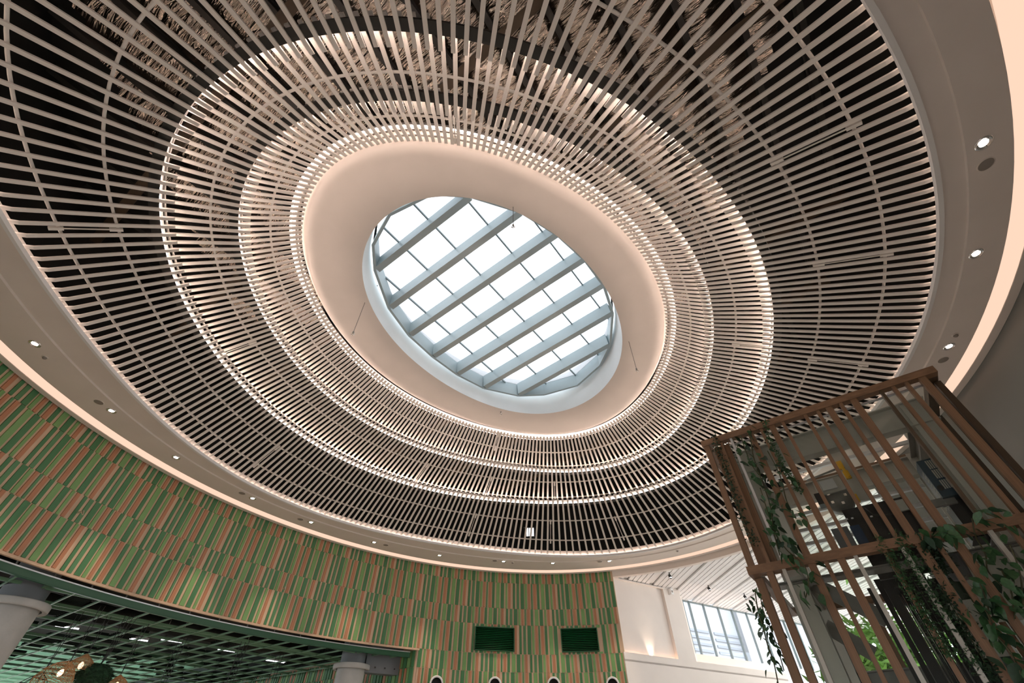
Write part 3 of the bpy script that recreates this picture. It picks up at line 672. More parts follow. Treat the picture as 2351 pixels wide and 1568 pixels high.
for px, lab in (((1537, 1318), 'small black spotlight under the plank ceiling above the pilaster'), ((1626.5, 1347), 'small black spotlight in the middle of the plank ceiling'), ((1709, 1366), 'small black spotlight on the plank ceiling near the lift')):
    p = at_z(*px, ZG - .1); c = W(p.x, p.y, ZG); e = empty('spotlight', c, lab, 'spotlight', 'spotlights under the plank ceiling')
    b = MB(); b.tube([c, c - Vector((0, 0, .10))], .02, 8); b.build('stem', M['blk'], e); b = MB(); b.tube([c + Vector((.0, .04, -.10)), c + Vector((0, -.06, -.20))], .055, 14); b.build('can', M['blk'], e, True)
    b = MB(); b.lathe([(.045, 0), (.0005, 0)], c + Vector((0, -.062, -.203)), 14); b.build('lens', M['lens'], e)
b = MB(); b.tube([GW(.2, .22, ZL - .27), GW(15.3, .22, ZL - .27)], .010 * S, 6); tag(b.build('led_strip', M['ledge_led']), 'warm light line hidden on the ledge of the white wall', 'light')
# uplights on the ledge
for px in ((1497, 1492), (1741, 1535)):
    a_, z_ = ga(*px, .15); c = GW(a_, .12, ZL - .30); lab = 'hidden ledge uplight washing the white wall' if px[0] < 1600 else 'hidden ledge uplight below the gallery window'
    e = empty('ledge_uplight', c, lab, 'light', 'uplights on the ledge'); b = MB(); b.lathe([(.05, -.05), (.06, 0), (.045, .02), (.0005, .02)], c, 16); b.build('body', M['steel'], e, True)
    spot('uplight', c + Vector((0, 0, .04)), GW(a_, BK + .06, ZL + 1.6), 120, 62, .9, (1, .78, .6), .03, e)
# outside: neighbouring white facade with slatted shutters and a pier
fb = 17.0
ex = empty('facade_beyond', GW(4, fb, FZ), 'white neighbouring facade with slatted panels beyond the gallery window', 'building')
gbox('wall', -6, 60, fb, fb + .5, FZ, 30, M['facade'], ex)
for a0, a1 in ((ga(1583, 1455, 17)[0], ga(1628, 1460, 17)[0]), (ga(1640, 1460, 17)[0], ga(1700, 1462, 17)[0])):
    z1 = ga(1640, 1452, fb)[1]
    for k in range(15):
        zz = z1 - ga(1640, 1450, fb)[1] * .052 * k
        gbox('shutter_slat', a0, a1, fb - .14, fb - .02, zz - .25, zz, M['facade2'], ex)
a0 = ga(1728, 1450, fb - 2)[0]; gbox('pier', a0, a0 + 1.5, fb - 2, fb - .6, FZ, 30, M['white'], ex)

# ================================================================== hall behind the opening at the left
ZH = 4.92                                 # underside of the green ceiling grid
# dark gap, silver line and green channel that follow the curve
def cstrip(name, a0, a1, dr0, dr1, z0, z1, m, parent=None, n=90, **kw):
    b = MB(); ab = [a0 + (a1 - a0) * i / n for i in range(n + 1)]
    b.loft([[W(*edge(a, d), z) for a in ab] for d, z in ((dr0, z0), (dr0, z1), (dr1, z1), (dr1, z0), (dr0, z0))], False); o = b.build(name, m, parent); 
    return tag(o, **kw) if kw else o
ch = empty('ring_channel', W(*edge(R(90), .9), ZH), 'curved dark green steel channel below the tiled wall', 'beam')
cstrip('web', PH_J + R(1.5), R(170), 1.02, 1.10, ZH + .0, ZH + .22, M['green'], ch); cstrip('flange', PH_J + R(1.5), R(170), 1.02, 1.14, ZH - .02, ZH + .02, M['green'], ch)
cstrip('track', PH_J + R(1.5), R(170), .98, 1.10, ZH + .22, ZH + .26, M['alu'], ch)
for k in range(26):
    a = PH_J + R(4) + R(4.1) * k; p = edge(a, 1.25); p2 = edge(a + R(.5), 1.25); bar('hanger', W(p.x, p.y, ZH + .2), W(p2.x, p2.y, ZH + 1.3), .025, .025, M['steel'], ch)
b = MB(); ab = [PH_J - .02 + (R(172) - PH_J) * i / 90 for i in range(91)]
b.loft([[W(*edge(a, d), z) for a in ab] for d, z in ((.80, ZB), (.86, ZB + 3.4))], False); tag(b.build('wall_back', M['black'], smooth=True), 'black back of the tiled wall above the opening', 'wall', kind='structure')
# grid of green bars: one family along each building axis
gr = empty('ceiling', W(*UV(-6, 26), ZH), 'open green steel grid ceiling of the hall behind the opening', 'ceiling', kind='structure')
UJ = 10.25
def outside(u, v): return not in_edge(UV(u, v), 1.05)
def span_v(u, v0, v1):
    v = v0
    while v < v1 and not outside(u, v): v += .1
    return v
GU = [-48.76 + .985 * k for k in range(60)]; GU = [u + .28 for u in GU if u + .28 < UJ]
for u in GU:
    v0 = span_v(u, 0.5, 40); p, q_ = UV(u, v0), UV(u, 71)
    bar('cross_bar', W(p.x, p.y, ZH + .04), W(q_.x, q_.y, ZH + .04), .05 * S, .07 * S, M['green_grid'], gr)
GV = [16.15, 18.4, 19.0, 21.2, 23.4, 25.5, 27.7, 29.9, 32.1, 34.3, 36.5, 38.7, 41, 43.2, 45.4, 47.6, 49.8, 52, 54.2, 56.4, 58.6, 60.8, 63, 13.9, 11.7, 9.5, 7.3, 5.1]
for v in GV:
    us_ = [u * .25 - 48 for u in range(int((UJ + 48) * 4))]; us_ = [u for u in us_ if outside(u, v)]
    runs = []; 
    for u in us_:
        if runs and u - runs[-1][1] < .3: runs[-1][1] = u
        else: runs.append([u, u])
    for a_, c_ in runs:
        if c_ - a_ < .6: continue
        p, q_ = UV(a_, v), UV(c_ + .1, v); bar('main_bar', W(p.x, p.y, ZH + .06), W(q_.x, q_.y, ZH + .06), .055 * S, .11 * S, M['green_grid'], gr)
# louvred infill panels in some of the cells
rnd = random.Random(3)
for i in range(0, len(GU) - 1):
    for j in range(len(GV) - 6):
        v0_, v1_ = sorted(GV)[5 + j:7 + j] if 7 + j <= len(GV) else (0, 0)
        if v1_ - v0_ < 1 or v0_ > 34 or not outside(GU[i], v0_) or not outside(GU[i + 1], v0_) or GU[i] < -24: continue
        r_ = rnd.random()
        if r_ < .34:
            e = empty('grid_panel', W(*UV(GU[i], v0_), ZH + .2), None, None, parent=gr); b = MB()
            for k in range(9):
                vv = v0_ + .12 + (v1_ - v0_ - .24) * k / 8; p, q_ = UV(GU[i] + .04, vv), UV(GU[i + 1] - .04, vv); b.bar(W(p.x, p.y, ZH + .2), W(q_.x, q_.y, ZH + .2), .03 * S, .10 * S)
            col.objects.unlink(e); bpy.data.objects.remove(e); tag(b.build('louvre_panel', M['dark_green'], gr), kind='stuff')
# services above the grid: ducts, tube lights, trays
ZR = 6.9
b = MB(); inn_, out_ = [], []
for i in range(91):
    p = edge(PH_J - .03 + (R(200) - PH_J) * i / 90, .95); d = (p - SC).normalized(); t = 0
    while t < 70:
        q = p + d * t; w_ = q - CEN; vv = -w_.x * math.sin(R(54)) + w_.y * math.cos(R(54))
        if vv > 39: break
        t += .1
    inn_.append(p); out_.append(p + d * t)
for z in (ZR, ZR + .4): b.loft([[W(p.x, p.y, z) for p in inn_], [W(p.x, p.y, z) for p in out_]], False)
tag(b.build('roof', M['dark_green']), 'dark closed roof above the green grid ceiling', 'roof', kind='structure')
for (u0, v0, L_, lab) in ((378, 1438, 1.1, 'tube light above the grid next to the green channel'), (372, 1464, 1.1, 'tube light above the grid behind the first one'), (560, 1474, 1.3, 'tube light above the grid near the second column'), (502, 1487, 1.0, 'pale tube light above the middle of the grid'), (612, 1512, 1.3, 'tube light above the grid before the far tiled wall'), (130, 1432, 1.0, 'tube light above the grid near the first column'), (300, 1462, .9, 'tube light above the grid over the wicker lamps')):
    p = at_z(u0, v0, ZH + .62); d = Vector((math.cos(R(46)), math.sin(R(46)))) * L_; c = W(p.x, p.y, ZH + .62); q_ = W(p.x + d.x, p.y + d.y, ZH + .62); e = empty('tube_fixture', c, lab, 'light', 'tube lights above the green grid')
    bar('body', c, q_, .10, .06, M['white'], e); bar('tube', c - Vector((0, 0, .05)), q_ - Vector((0, 0, .05)), .035, .03, M['tube_and_pane_glow'], e)
    for w_ in (.15, .85): bar('rod', c.lerp(q_, w_), c.lerp(q_, w_) + Vector((0, 0, (ZR - ZH - .62) * S)), .02, .02, M['steel'], e)
for k, (v, lab) in enumerate(((20.1, 'round ribbed duct above the grid near the channel'), (24.4, 'round ribbed duct above the middle of the grid'))):
    e = empty('air_duct', W(*UV(-12, v), ZH + 1.2), lab, 'duct', 'ducts above the green grid')
    b = MB(); pts = [W(*UV(-22 + .5 * i, v), ZH + 1.2) for i in range(64)]; b.tube(pts, [(.30 if i % 2 else .275) * 1.0 for i in range(64)], 12); b.build('pipe', M['dark'], e, True)
    for i in range(5): p = UV(-22 + i * 6, v); bar('strap', W(p.x, p.y, ZH + 1.2), W(p.x, p.y, ZR), .03, .03, M['steel'], e)
# north-light roof: tilted white blades with glazed gaps
V0, DVS = 39.0, 3.0
nl = empty('northlight_roof', W(*UV(-10, V0), ZR), 'bright sawtooth roof light of white blades behind the green grid', 'roof')
for k in range(11):
    v = V0 + DVS * k
    for (va, za, vb, zb_, m_, nm) in ((v, ZR - .1, v + 1.3, ZR + 1.3, 'winglass', 'pane'), (v + 1.3, ZR + 1.3, v + DVS, ZR - .1, 'facade', 'blade')):
        pa, pb, pc, pd = UV(-62, va), UV(UJ + .3, va), UV(UJ + .3, vb), UV(-62, vb); b = MB()
        b.add([W(pa.x, pa.y, za), W(pb.x, pb.y, za), W(pc.x, pc.y, zb_), W(pd.x, pd.y, zb_)], [[0, 1, 2, 3]]); b.build(nm, M[m_], nl)
    for u in range(-60, 10, 4):
        p, q_ = UV(u, v), UV(u, v + 1.3); bar('glazing_bar', W(p.x, p.y, ZR - .12), W(q_.x, q_.y, ZR + 1.28), .07, .07, M['facade2'], nl)
    p, q_ = UV(-62, v), UV(UJ + .3, v); bar('gutter', W(p.x, p.y, ZR - .15), W(q_.x, q_.y, ZR - .15), .22, .14, M['green_grid'], nl)
# far tiled wall of that hall, running back from the jamb
pj = UV(UJ, 13); ww = empty('wall_back', W(*UV(UJ, 20), FZ), 'distant tiled wall running back from the jamb of the opening', 'wall', kind='structure')
def ubox(name, u0, u1, v0, v1, z0, z1, m, parent):
    c = MB(); c.add([W(*UV(u, v), z) for u in (u0, u1) for v in (v0, v1) for z in (z0, z1)], CUBE_F); return c.build(name, m, parent)
vj = span_v(UJ, 8, 20) - .35
ubox('backing', UJ + .05, UJ + .4, vj, 72, FZ, 5.4, M['timber_back'], ww)
ubox('upper_wall', UJ + .1, UJ + .4, vj, 72, 5.4, ZR + .4, M['dark_green'], ww)
b = MB(); names2 = ['t_dark', 't_mid', 't_light', 't_orange']; placed = 0
for z0, z1, sh in ((4.45, 5.23, 1.1), (2.93, 4.43, 2.2), (1.9, 2.9, .7), (.4, 1.88, 1.7)):
    for k in range(16):
        for nm, a_, c_ in PATT:
            v0 = vj + .05 + sh - PER + (k + a_ / 525) * PER; v1 = v0 + (c_ - a_) / 525 * PER
            if v0 < vj + .03: continue
            c0 = [W(*UV(u, v), z) for u in (UJ - .03, UJ + .05) for v in (v0, v1) for z in (z0, z1)]
            if v0 < vj + 6 and z1 > 2.9:
                c = MB(); c.add(c0, CUBE_F); c.build('tile', M[nm], ww)
            else: b.add(c0, CUBE_F, names2.index(nm))
tag(b.build('tiles', [M[k_] for k_ in names2], ww), kind='stuff')
# glazed end wall of that hall
ew = empty('window_2', W(*UV(-15, 72), 0), 'bright glazed end wall of the hall behind the opening', 'window', kind='structure')
for k in range(26): u = -62 + 2.8 * k; ubox('mullion', u - .08, u + .08, 72, 72.2, FZ, ZR, M['steel_bar'], ew)
for z in (1.0, 3.6): ubox('transom', -62, UJ, 72, 72.2, z - .06, z + .06, M['steel_bar'], ew)
# columns
def column(label, x, y, g):
    x, y = x * g, y * g; e = empty('column', W(x, y, FZ), label, 'column'); zc = 4.06 * g; q = S * g
    b = MB(); b.lathe([(.73 * q, 0), (.73 * q, (zc + .16 - FZ) * S)], W(x, y, FZ), 40); b.build('shaft', M['concrete'], e, True)
    b = MB(); b.lathe([(.80 * q, .02), (.95 * q, .0), (.97 * q, .03), (.97 * q, .13), (.95 * q, .15), (.80 * q, .15), (.80 * q, .02)], W(x, y, zc), 40); b.build('collar', M['concrete'], e, True)
    for k in range(4): a = k * PI / 2 + .4; bar('strut', W(x + .72 * math.cos(a), y + .72 * math.sin(a), zc + .1), W(x + .9 * math.cos(a), y + .9 * math.sin(a), zc + .1), .05, .05, M['concrete'], e)
    b = MB(); b.lathe([(.66 * q, 0), (.66 * q, 4.2 * S)], W(x, y, zc + .16), 40); b.build('neck', M['grey'], e, True)
column('thick round concrete column with ring collar at the left edge', -17.30, 17.0, 1.05)
column('round concrete column with ring collar near the tiled jamb', -8.72, 28.95, 1.045)
e = empty('box_beam', W(-7, 30, 4.1), 'dark grey box beam between the second column and the jamb', 'beam')
b = MB(); p0, p1 = Vector((-8.5, 30.5)), Vector((-6.0, 31.9)); d = (p1 - p0).normalized(); n_ = Vector((-d.y, d.x)) * .3
b.add([W(p.x, p.y, z) for p in (p0 - n_, p0 + n_, p1 - n_, p1 + n_) for z in (4.16, 5.8)], [[0, 1, 3, 2], [4, 6, 7, 5], [0, 4, 5, 1], [2, 3, 7, 6], [0, 2, 6, 4], [1, 5, 7, 3]]); b.build('casing', M['grey'], e)
for k in range(4): p = p0.lerp(p1, .2 + .2 * k) - n_ * 1.03; bar('bolt', W(p.x, p.y, 4.42), W(p.x - n_.x * .1, p.y - n_.y * .1, 4.42), .04, .04, M['dark'], e)
# ---- wicker pendants, moss ball, wire lantern
def pendant(px, dist, label, prof, kind, tilt=(0, 0), nrib=22, cables=2):
    r = ray(*px); t = dist / math.hypot(r.x, r.y); x, y, z = r.x * t, r.y * t, r.z * t; c = W(x, y, z)
    e = empty('pendant_lamp', c, label, 'lamp'); rot = Matrix.Rotation(tilt[0], 4, 'X') @ Matrix.Rotation(tilt[1], 4, 'Y')
    def T(v): return c + (rot @ Vector(v))
    if kind == 'wicker':
        b = MB()
        for k in range(nrib):
            a = 2 * PI * k / nrib; b.tube([T((rr * math.cos(a), rr * math.sin(a), zz)) for rr, zz in prof], .004, 4)
        b.build('ribs', M['wicker'], e)
        b = MB(); zs_ = [p[1] for p in prof]; nh = 20
        for k in range(nh):
            zz = zs_[0] + (zs_[-1] - zs_[0]) * k / (nh - 1)
            for (r0, z0_), (r1, z1_) in zip(prof, prof[1:]):
                if min(z0_, z1_) - 1e-6 <= zz <= max(z0_, z1_) + 1e-6:
                    rr = r0 + (r1 - r0) * (zz - z0_) / (z1_ - z0_ + 1e-9); break
            b.tube([T((rr * math.cos(2 * PI * q / 24), rr * math.sin(2 * PI * q / 24), zz)) for q in range(24)], .0045, 4, True)
        b.build('hoops', M['wicker'], e)
        b = MB(); b.lathe([(.001, -.32), (.045, -.28), (.05, -.22), (.02, -.16)], (0, 0, 0), 12); b.v = [tuple(T(v)) for v in b.v]; b.build('bulb', M['bulb'], e, True)
    elif kind == 'moss':
        b = MB(); nn, mm = 26, 16
        for i in range(mm + 1):
            for j in range(nn):
                a, f_ = 2 * PI * j / nn, PI * i / mm; d_ = Vector((math.sin(f_) * math.cos(a), math.sin(f_) * math.sin(a), math.cos(f_) * .72)); rr = .345 * (1 + .16 * noise.noise(d_ * 5) + .10 * noise.noise(d_ * 14)); b.v.append(tuple(T(d_ * rr)))
        for i in range(mm):
            for j in range(nn): b.f.append([i * nn + j, i * nn + (j + 1) % nn, (i + 1) * nn + (j + 1) % nn, (i + 1) * nn + j]); b.mi.append(0)
        b.build('core', M['moss'], e)
        b = MB(); rr_ = random.Random(5)
        for k in range(1500):
            d_ = Vector((rr_.gauss(0, 1), rr_.gauss(0, 1), rr_.gauss(0, .72))).normalized(); d_.z *= .72; p = d_ * (.335 + rr_.random() * .03); q_ = d_ * (.375 + rr_.random() * .035) + Vector((rr_.uniform(-.02, .02), rr_.uniform(-.02, .02), rr_.uniform(-.03, .01))); s_ = d_.cross(Vector((rr_.gauss(0, 1), rr_.gauss(0, 1), rr_.gauss(0, 1)))).normalized() * .008
            b.add([T(p - s_), T(p + s_), T(q_)], [[0, 1, 2]])
        tag(b.build('moss_tufts', M['moss'], e), kind='stuff')
    else:
        b = MB()
        for k in range(8):
            a = 2 * PI * k / 8; b.tube([T((rr * math.cos(a), rr * math.sin(a), zz)) for rr, zz in prof], .008, 5)
        b.build('wires', M['wire'], e)
        b = MB()
        for rr, zz in prof[1:]: b.tube([T((rr * math.cos(2 * PI * q / 20), rr * math.sin(2 * PI * q / 20), zz)) for q in range(20)], .008, 5, True)
        b.build('rings', M['wire'], e)
    for k in range(cables):
        top = T((0, 0, prof[0][1] if prof else .2)); b = MB(); b.tube([top, Vector((top.x + .12 * (k - .5), top.y, EYE + (ZH + .1) * S))], .007, 5); b.build('cable', M['wire'], e)
cone = [(.03, .0), (.07, -.05), (.15, -.13), (.22, -.22), (.26, -.33), (.27, -.42)]
bell = [(.04, .0), (.12, -.06), (.24, -.16), (.33, -.30), (.38, -.45), (.36, -.62), (.30, -.74)]
pendant((200, 1503), 27.9, 'upper wicker cone lamp beside the green moss ball', [(r * 1.22, z * 1.08) for r, z in cone], 'wicker', (-.25, -.2))
pendant((160, 1520), 26.6, 'large wicker bell lamp at the lower left', [(r * 1.02, z * 1.02) for r, z in bell], 'wicker', (.35, .55))
pendant((216, 1553), 27.6, 'dark green moss ball among the wicker lamps', [(0, .2)], 'moss', (0, 0), cables=4)
pendant((276, 1551), 28.8, 'wicker cone lamp right of the moss ball', cone, 'wicker', (-.3, -.35))
pendant((98, 1548), 28.2, 'black wire lantern left of the wicker lamps', [(.04, .0), (.16, -.08), (.28, -.22), (.32, -.42)], 'wire', (.0, .2))
for k, (u0, v0, lab) in enumerate(((560, 1470, 'pair of thin lamp cords in the middle of the hall behind'), (420, 1460, 'pair of thin lamp cords left of the middle of the hall behind'), (640, 1500, 'pair of thin lamp cords before the second column'))):
    p = at_z(u0, v0, ZH + .1); e = empty('lamp_cord', W(p.x, p.y, ZH), lab, 'cord', 'lamp cords hanging from the green grid')
    for s_ in (-.1, .12, .3): b = MB(); b.tube([W(p.x + s_, p.y, ZH + .1), W(p.x + s_ * .3, p.y, .8)], .008, 5); b.build('cord', M['wire'], e)
# ================================================================== timber-battened lift tower at the right (metres, local axes a / d / z)
LT = .006
LP1 = Vector((435.5, 851, 541)) * LT
E1 = Vector((.8081, -.5890)); E2 = Vector((.5890, .8081))
LC0 = LP1.x * E2.x + LP1.y * E2.y
def L(a, d, z): return Vector((LP1.x + E1.x * a + E2.x * d, LP1.y + E1.y * a + E2.y * d, EYE + z))
def LP(u, v, d):
    r = ray(u, v); t = (LC0 + d) / (r.x * E2.x + r.y * E2.y); p = r * t
    return (p.x - LP1.x) * E1.x + (p.y - LP1.y) * E1.y, p.z
def LW(u, v, d): a, z = LP(u, v, d); return L(a, d, z)
def lbox(name, a0, a1, d0, d1, z0, z1, m, parent):
    M4 = Matrix(((E1.x * (a1 - a0), E2.x * (d1 - d0), 0, 0), (E1.y * (a1 - a0), E2.y * (d1 - d0), 0, 0), (0, 0, z1 - z0, 0), (0, 0, 0, 1))); M4.translation = L((a0 + a1) / 2, (d0 + d1) / 2, (z0 + z1) / 2)
    return piece(name, M4, M[m], parent)
ZT, ZM, ZLO = 3.246, 1.60, -.15
AW = LP(2140, 838, 0)[0]; DP = 2.15
lift = empty('lift_tower', L(AW / 2, DP / 2, -EYE), 'timber battened lift tower with hanging plants', 'lift')
# rails
for z in (ZT, ZM + .04, ZLO):
    for nm, a0, a1, d0, d1 in (('front_rail', -.02, AW, 0, .10), ('back_rail', -.02, AW, DP - .1, DP), ('side_rail', -.02, .07, .1, DP - .1), ('side_rail', AW - .10, AW, .1, DP - .1)):
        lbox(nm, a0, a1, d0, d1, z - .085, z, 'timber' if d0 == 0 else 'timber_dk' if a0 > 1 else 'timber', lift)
# battens: (zoom x, width class)
TOPB = [(60, 'w'), (158, 'n'), (232, 'g'), (368, 'w'), (447, 'n'), (523, 'w'), (602, 'n'), (762, 'n'), (850, 'n'), (930, 'w'), (1015, 'n'), (1105, 'w'), (1300, 'd'), (1388, 'n'), (1480, 'n'), (1592, 'w')]
for x, k in TOPB:
    u = 1600 + x / 3.13; v = 1012 - .329 * (u - 1611); a = LP(u, v + 8, 0)[0]; wd = {'w': .068, 'n': .036, 'g': .028, 'd': .03}[k]
    lbox('batten', a - wd / 2, a + wd / 2, .012, .075, ZM + .03, ZT - .08, 'timber' if k in 'wn' else 'alu' if k == 'g' else 'timber_dk', lift)
LOWB = [(40, 'w'), (165, 's'), (412, 'w'), (538, 'n'), (672, 'w'), (800, 's'), (1062, 'n'), (1215, 's'), (1365, 'w'), (1512, 'n'), (1672, 'w'), (1990, 's'), (2165, 'n'), (2290, 'w'), (2480, 'w')]
for x, k in LOWB:
    u = 1750 + x / 3.91; v = 1299 - .198 * (u - 1723); a = LP(u, v + 6, 0)[0]; wd = {'w': .070, 'n': .038, 's': .036}[k]
    lbox('batten', a - wd / 2, a + wd / 2, .012, .075, ZLO, ZM - .04, 'timber' if k != 's' else 'pale_steel', lift); lbox('batten', a - wd / 2, a + wd / 2, .012, .075, -EYE, ZLO - .085, 'timber', lift)
lbox('batten', .0, .085, .16, .22, -EYE, ZM - .05, 'timber', lift)
for a in (.10, .16, .45, .9, 1.5, 2.0, 2.3, AW - .06): lbox('batten', a, a + .06, DP - .08, DP - .02, -EYE, ZM, 'timber', lift)
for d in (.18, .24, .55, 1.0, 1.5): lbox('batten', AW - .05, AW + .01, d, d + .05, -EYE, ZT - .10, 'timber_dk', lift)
lbox('corner_board', .10, .30, .10, .13, ZM - .05, ZT - .1, 'timber', lift)
# steel frame: corner posts of web and two flanges
def ipost(a, d, z0, z1, sz=.20, m='pale_steel', turn=False):
    t = .016
    if not turn: rects = ((a - sz / 2, a + sz / 2, d - sz / 2, d - sz / 2 + t), (a - sz / 2, a + sz / 2, d + sz / 2 - t, d + sz / 2), (a - t / 2, a + t / 2, d - sz / 2, d + sz / 2))
    else: rects = ((a - sz / 2, a - sz / 2 + t, d - sz / 2, d + sz / 2), (a + sz / 2 - t, a + sz / 2, d - sz / 2, d + sz / 2), (a - sz / 2, a + sz / 2, d - t / 2, d + t / 2))
    for k, (a0, a1, d0, d1) in enumerate(rects): lbox('post_flange' if k < 2 else 'post_web', a0, a1, d0, d1, z0, z1, m, lift)
def ibeam(a0, a1, d, z0, z1, m='steel', wd=.14, along='a', dd=0):
    t = .014
    if along == 'a':
        lbox('beam_flange', a0, a1, d - wd / 2, d + wd / 2, z0, z0 + t, m, lift); lbox('beam_flange', a0, a1, d - wd / 2, d + wd / 2, z1 - t, z1, m, lift); lbox('beam_web', a0, a1, d - .008, d + .008, z0, z1, m, lift)
    else:
        lbox('beam_flange', d - wd / 2, d + wd / 2, a0, a1, z0, z0 + t, m, lift); lbox('beam_flange', d - wd / 2, d + wd / 2, a0, a1, z1 - t, z1, m, lift); lbox('beam_web', d - .008, d + .008, a0, a1, z0, z1, m, lift)
for a in (.36, AW - .34):
    ipost(a, .40, -EYE, ZT - .15, .20); ipost(a, DP - .35, -EYE, ZT - .15, .20)
ibeam(.2, AW - .2, .34, 2.78, 3.08, 'pale_steel'); ibeam(.2, AW - .2, DP - .35, 2.82, 3.08, 'pale_steel')
zb_ = LP(1850, 1336, .34)[1]
ibeam(.15, AW - .1, .34, zb_, ZM - .12, 'steel', .18)
for z in (.62, .05): ibeam(.2, AW - .2, DP - .35, z, z + .24, 'steel', .16)
for a in (.36, AW - .34):
    for z in (2.80, zb_, .05): ibeam(.45, DP - .4, a, z, z + .24, 'steel', .14, 'd')
bar('brace', L(.48, 1.0, LP(1826, 1348, 1.0)[1]), L(1.0, 1.0, LP(1905, 1440, 1.0)[1]), .16, .02, M['steel'], lift, up=Vector((E2.x, E2.y, 0)))
bar('brace', L(.45, .5, LP(1880, 1440, .5)[1]), L(.75, .5, LP(1935, 1510, .5)[1]), .14, .02, M['steel'], lift, up=Vector((E2.x, E2.y, 0)))
# glazing
for a0, a1 in ((.12, .9), (.91, 1.75), (1.76, AW - .12)):
    for z0, z1 in ((ZM + .05, ZT - .12), (ZLO, ZM - .1)): lbox('glass_pane', a0, a1, .125, .135, z0, z1, 'liftglass', lift)
    lbox('glass_pane', a0, a1, DP - .15, DP - .14, ZM + .05, ZT - .12, 'liftglass', lift)
lbox('glass_clip', .1, AW - .1, .11, .14, ZT - .13, ZT - .115, 'alu', lift)
for px in ((1948, 987), (1932, 1056), (1962, 1103), (1964, 1152), (1881, 1210), (1850, 1250)):
    z = LP(*px, DP - .2)[1]; lbox('transom', .2, AW - .25, DP - .22, DP - .17, z - .022, z + .022, 'alu', lift)
# pale guide posts, yellow fittings
def pxpost(name, u0, v0, u1, v1, d, wd, m):
    a0, z0 = LP(u0, v0, d); a1, z1 = LP(u1, v1, d); a = (a0 + a1) / 2; return lbox(name, a - wd / 2, a + wd / 2, d, d + .05, min(z0, z1), max(z0, z1), m, lift)
pxpost('guide_post', 1897, 985, 1975, 1150, 1.05, .13, 'pale_steel'); pxpost('guide_post', 2088, 932, 2106, 1080, 1.75, .13, 'pale_steel')
for px in ((1906, 1002), (1929, 1068), (1945, 1090), (1965, 1145)):
    a, z = LP(*px, 1.02); lbox('yellow_clip', a - .03, a + .03, 1.0, 1.045, z - .05, z + .05, 'yellow', lift)
bar('yellow_handle', LW(1929, 1068, 1.0), LW(1951, 1094, 1.0), .03, .03, M['yellow'], lift)
# hoisting motor
mot = MB(); c = LW(1925, 1148, .95); ax = Vector((E2.x, E2.y, 0))
mot.tube([c - ax * .08, c + ax * .08], .16, 24); mot.tube([c - ax * .10, c - ax * .085], .13, 24); o = mot.build('hoist_wheel', M['steel'], lift, True)
for k in range(5): th = 2 * PI * k / 5; bar('wheel_bolt', c - ax * .12 + Vector((E1.x * math.cos(th), E1.y * math.cos(th), math.sin(th))) * .09, c - ax * .095 + Vector((E1.x * math.cos(th), E1.y * math.cos(th), math.sin(th))) * .09, .03, .03, M['chrome'], lift)
a, z = LP(1912, 1125, .9); lbox('motor_block', a - .17, a + .13, .82, 1.1, z - .06, z + .12, 'pale_steel', lift); lbox('motor_cap', a - .10, a + .06, .80, .83, z - .02, z + .10, 'alu', lift); lbox('brake_box', a - .22, a - .12, .8, .95, z - .17, z - .03, 'blk', lift)
bar('motor_rod', L(a - .22, .8, z + .15), L(a + .16, .8, z + .2), .018, .018, M['steel'], lift)
# black machine panel and blue cabinets
a0, z1 = LP(1932, 1172, .8); a1 = LP(2073, 1140, .8)[0]; z0 = ZM - .1
lbox('machine_panel', a0, a1, .8, .84, z0, z1, 'blk', lift); lbox('machine_panel_side', a1 - .02, a1, .84, 1.3, z0, z1, 'blk', lift)
for px in ((1957, 1190), (1944, 1192), (2001, 1186), (2065, 1165)): a, z = LP(*px, .79); bar('panel_bolt', L(a - .012, .785, z), L(a + .012, .785, z), .014, .014, M['white'], lift)
b = MB(); b.tube([LW(1985, 1166, .78), LW(2005, 1182, .76), LW(2030, 1184, .76), LW(2052, 1178, .78)], .008, 6); b.build('panel_cable', M['dark'], lift, True)
a, z = LP(2085, 1158, .76); lbox('label_plate', a - .10, a + .03, .76, .79, z - .05, z + .07, 'pale_steel', lift)
a0, zt = LP(2103, 1060, .75); a1 = LP(2143, 1046, .75)[0]; zb2 = LP(2176, 1140, .75)[1]
cab = lbox('blue_cabinet', a0, a1, .75, 1.05, zb2, zt, 'blue', lift)
for f in (.16, .42, .70):
    for k in range(4): a = a0 + (a1 - a0) * (.42 + .11 * k); z = zt - (zt - zb2) * f; lbox('vent_slot', a - .006, a + .006, .744, .751, z - .05, z + .05, 'pale_steel', lift)
b = MB(); c = L(a0 + (a1 - a0) * .22, .742, zb2 + .10); b.tube([c, c + ax * .012], .03, 16); b.build('cable_port', M['blk'], lift)
for k in range(10):
    for j in range(2): z = zt - .12 - k * .045; lbox('perforation', a0 - .002, a0 + .001, .80 + j * .05, .82 + j * .05, z - .012, z + .012, 'pale_steel', lift)
lbox('dark_cabinet', a0 + .02, a1 + .04, .85, 1.15, zb2 - .40, zb2 - .02, 'blk', lift); lbox('cabinet_bracket', a0 - .16, a0 + .10, .80, .84, zb2 - .06, zb2 + .02, 'steel', lift)
a, z = LP(1962, 1230, .7); lbox('blue_box', a, a + .10, .74, .9, z - .10, z + .12, 'blue2', lift); lbox('grey_box', a - .19, a - .02, .74, .9, z - .14, z + .13, 'grey', lift)
a, z = LP(2202, 1108, .55); b = MB(); b.tube([L(a, .6, z - .10), L(a, .6, z + .14)], .055, 16); b.build('white_tube', M['white'], lift, True)  # plain upright white tube
for k in range(5): a, z = LP(2235 + k * 7, 1160 + k * 2, .5); lbox('rail', a - .010, a + .010, .5 + .02 * k, .52 + .02 * k, ZM - .05, z + .35, 'timber_dk' if k % 2 else 'alu', lift)
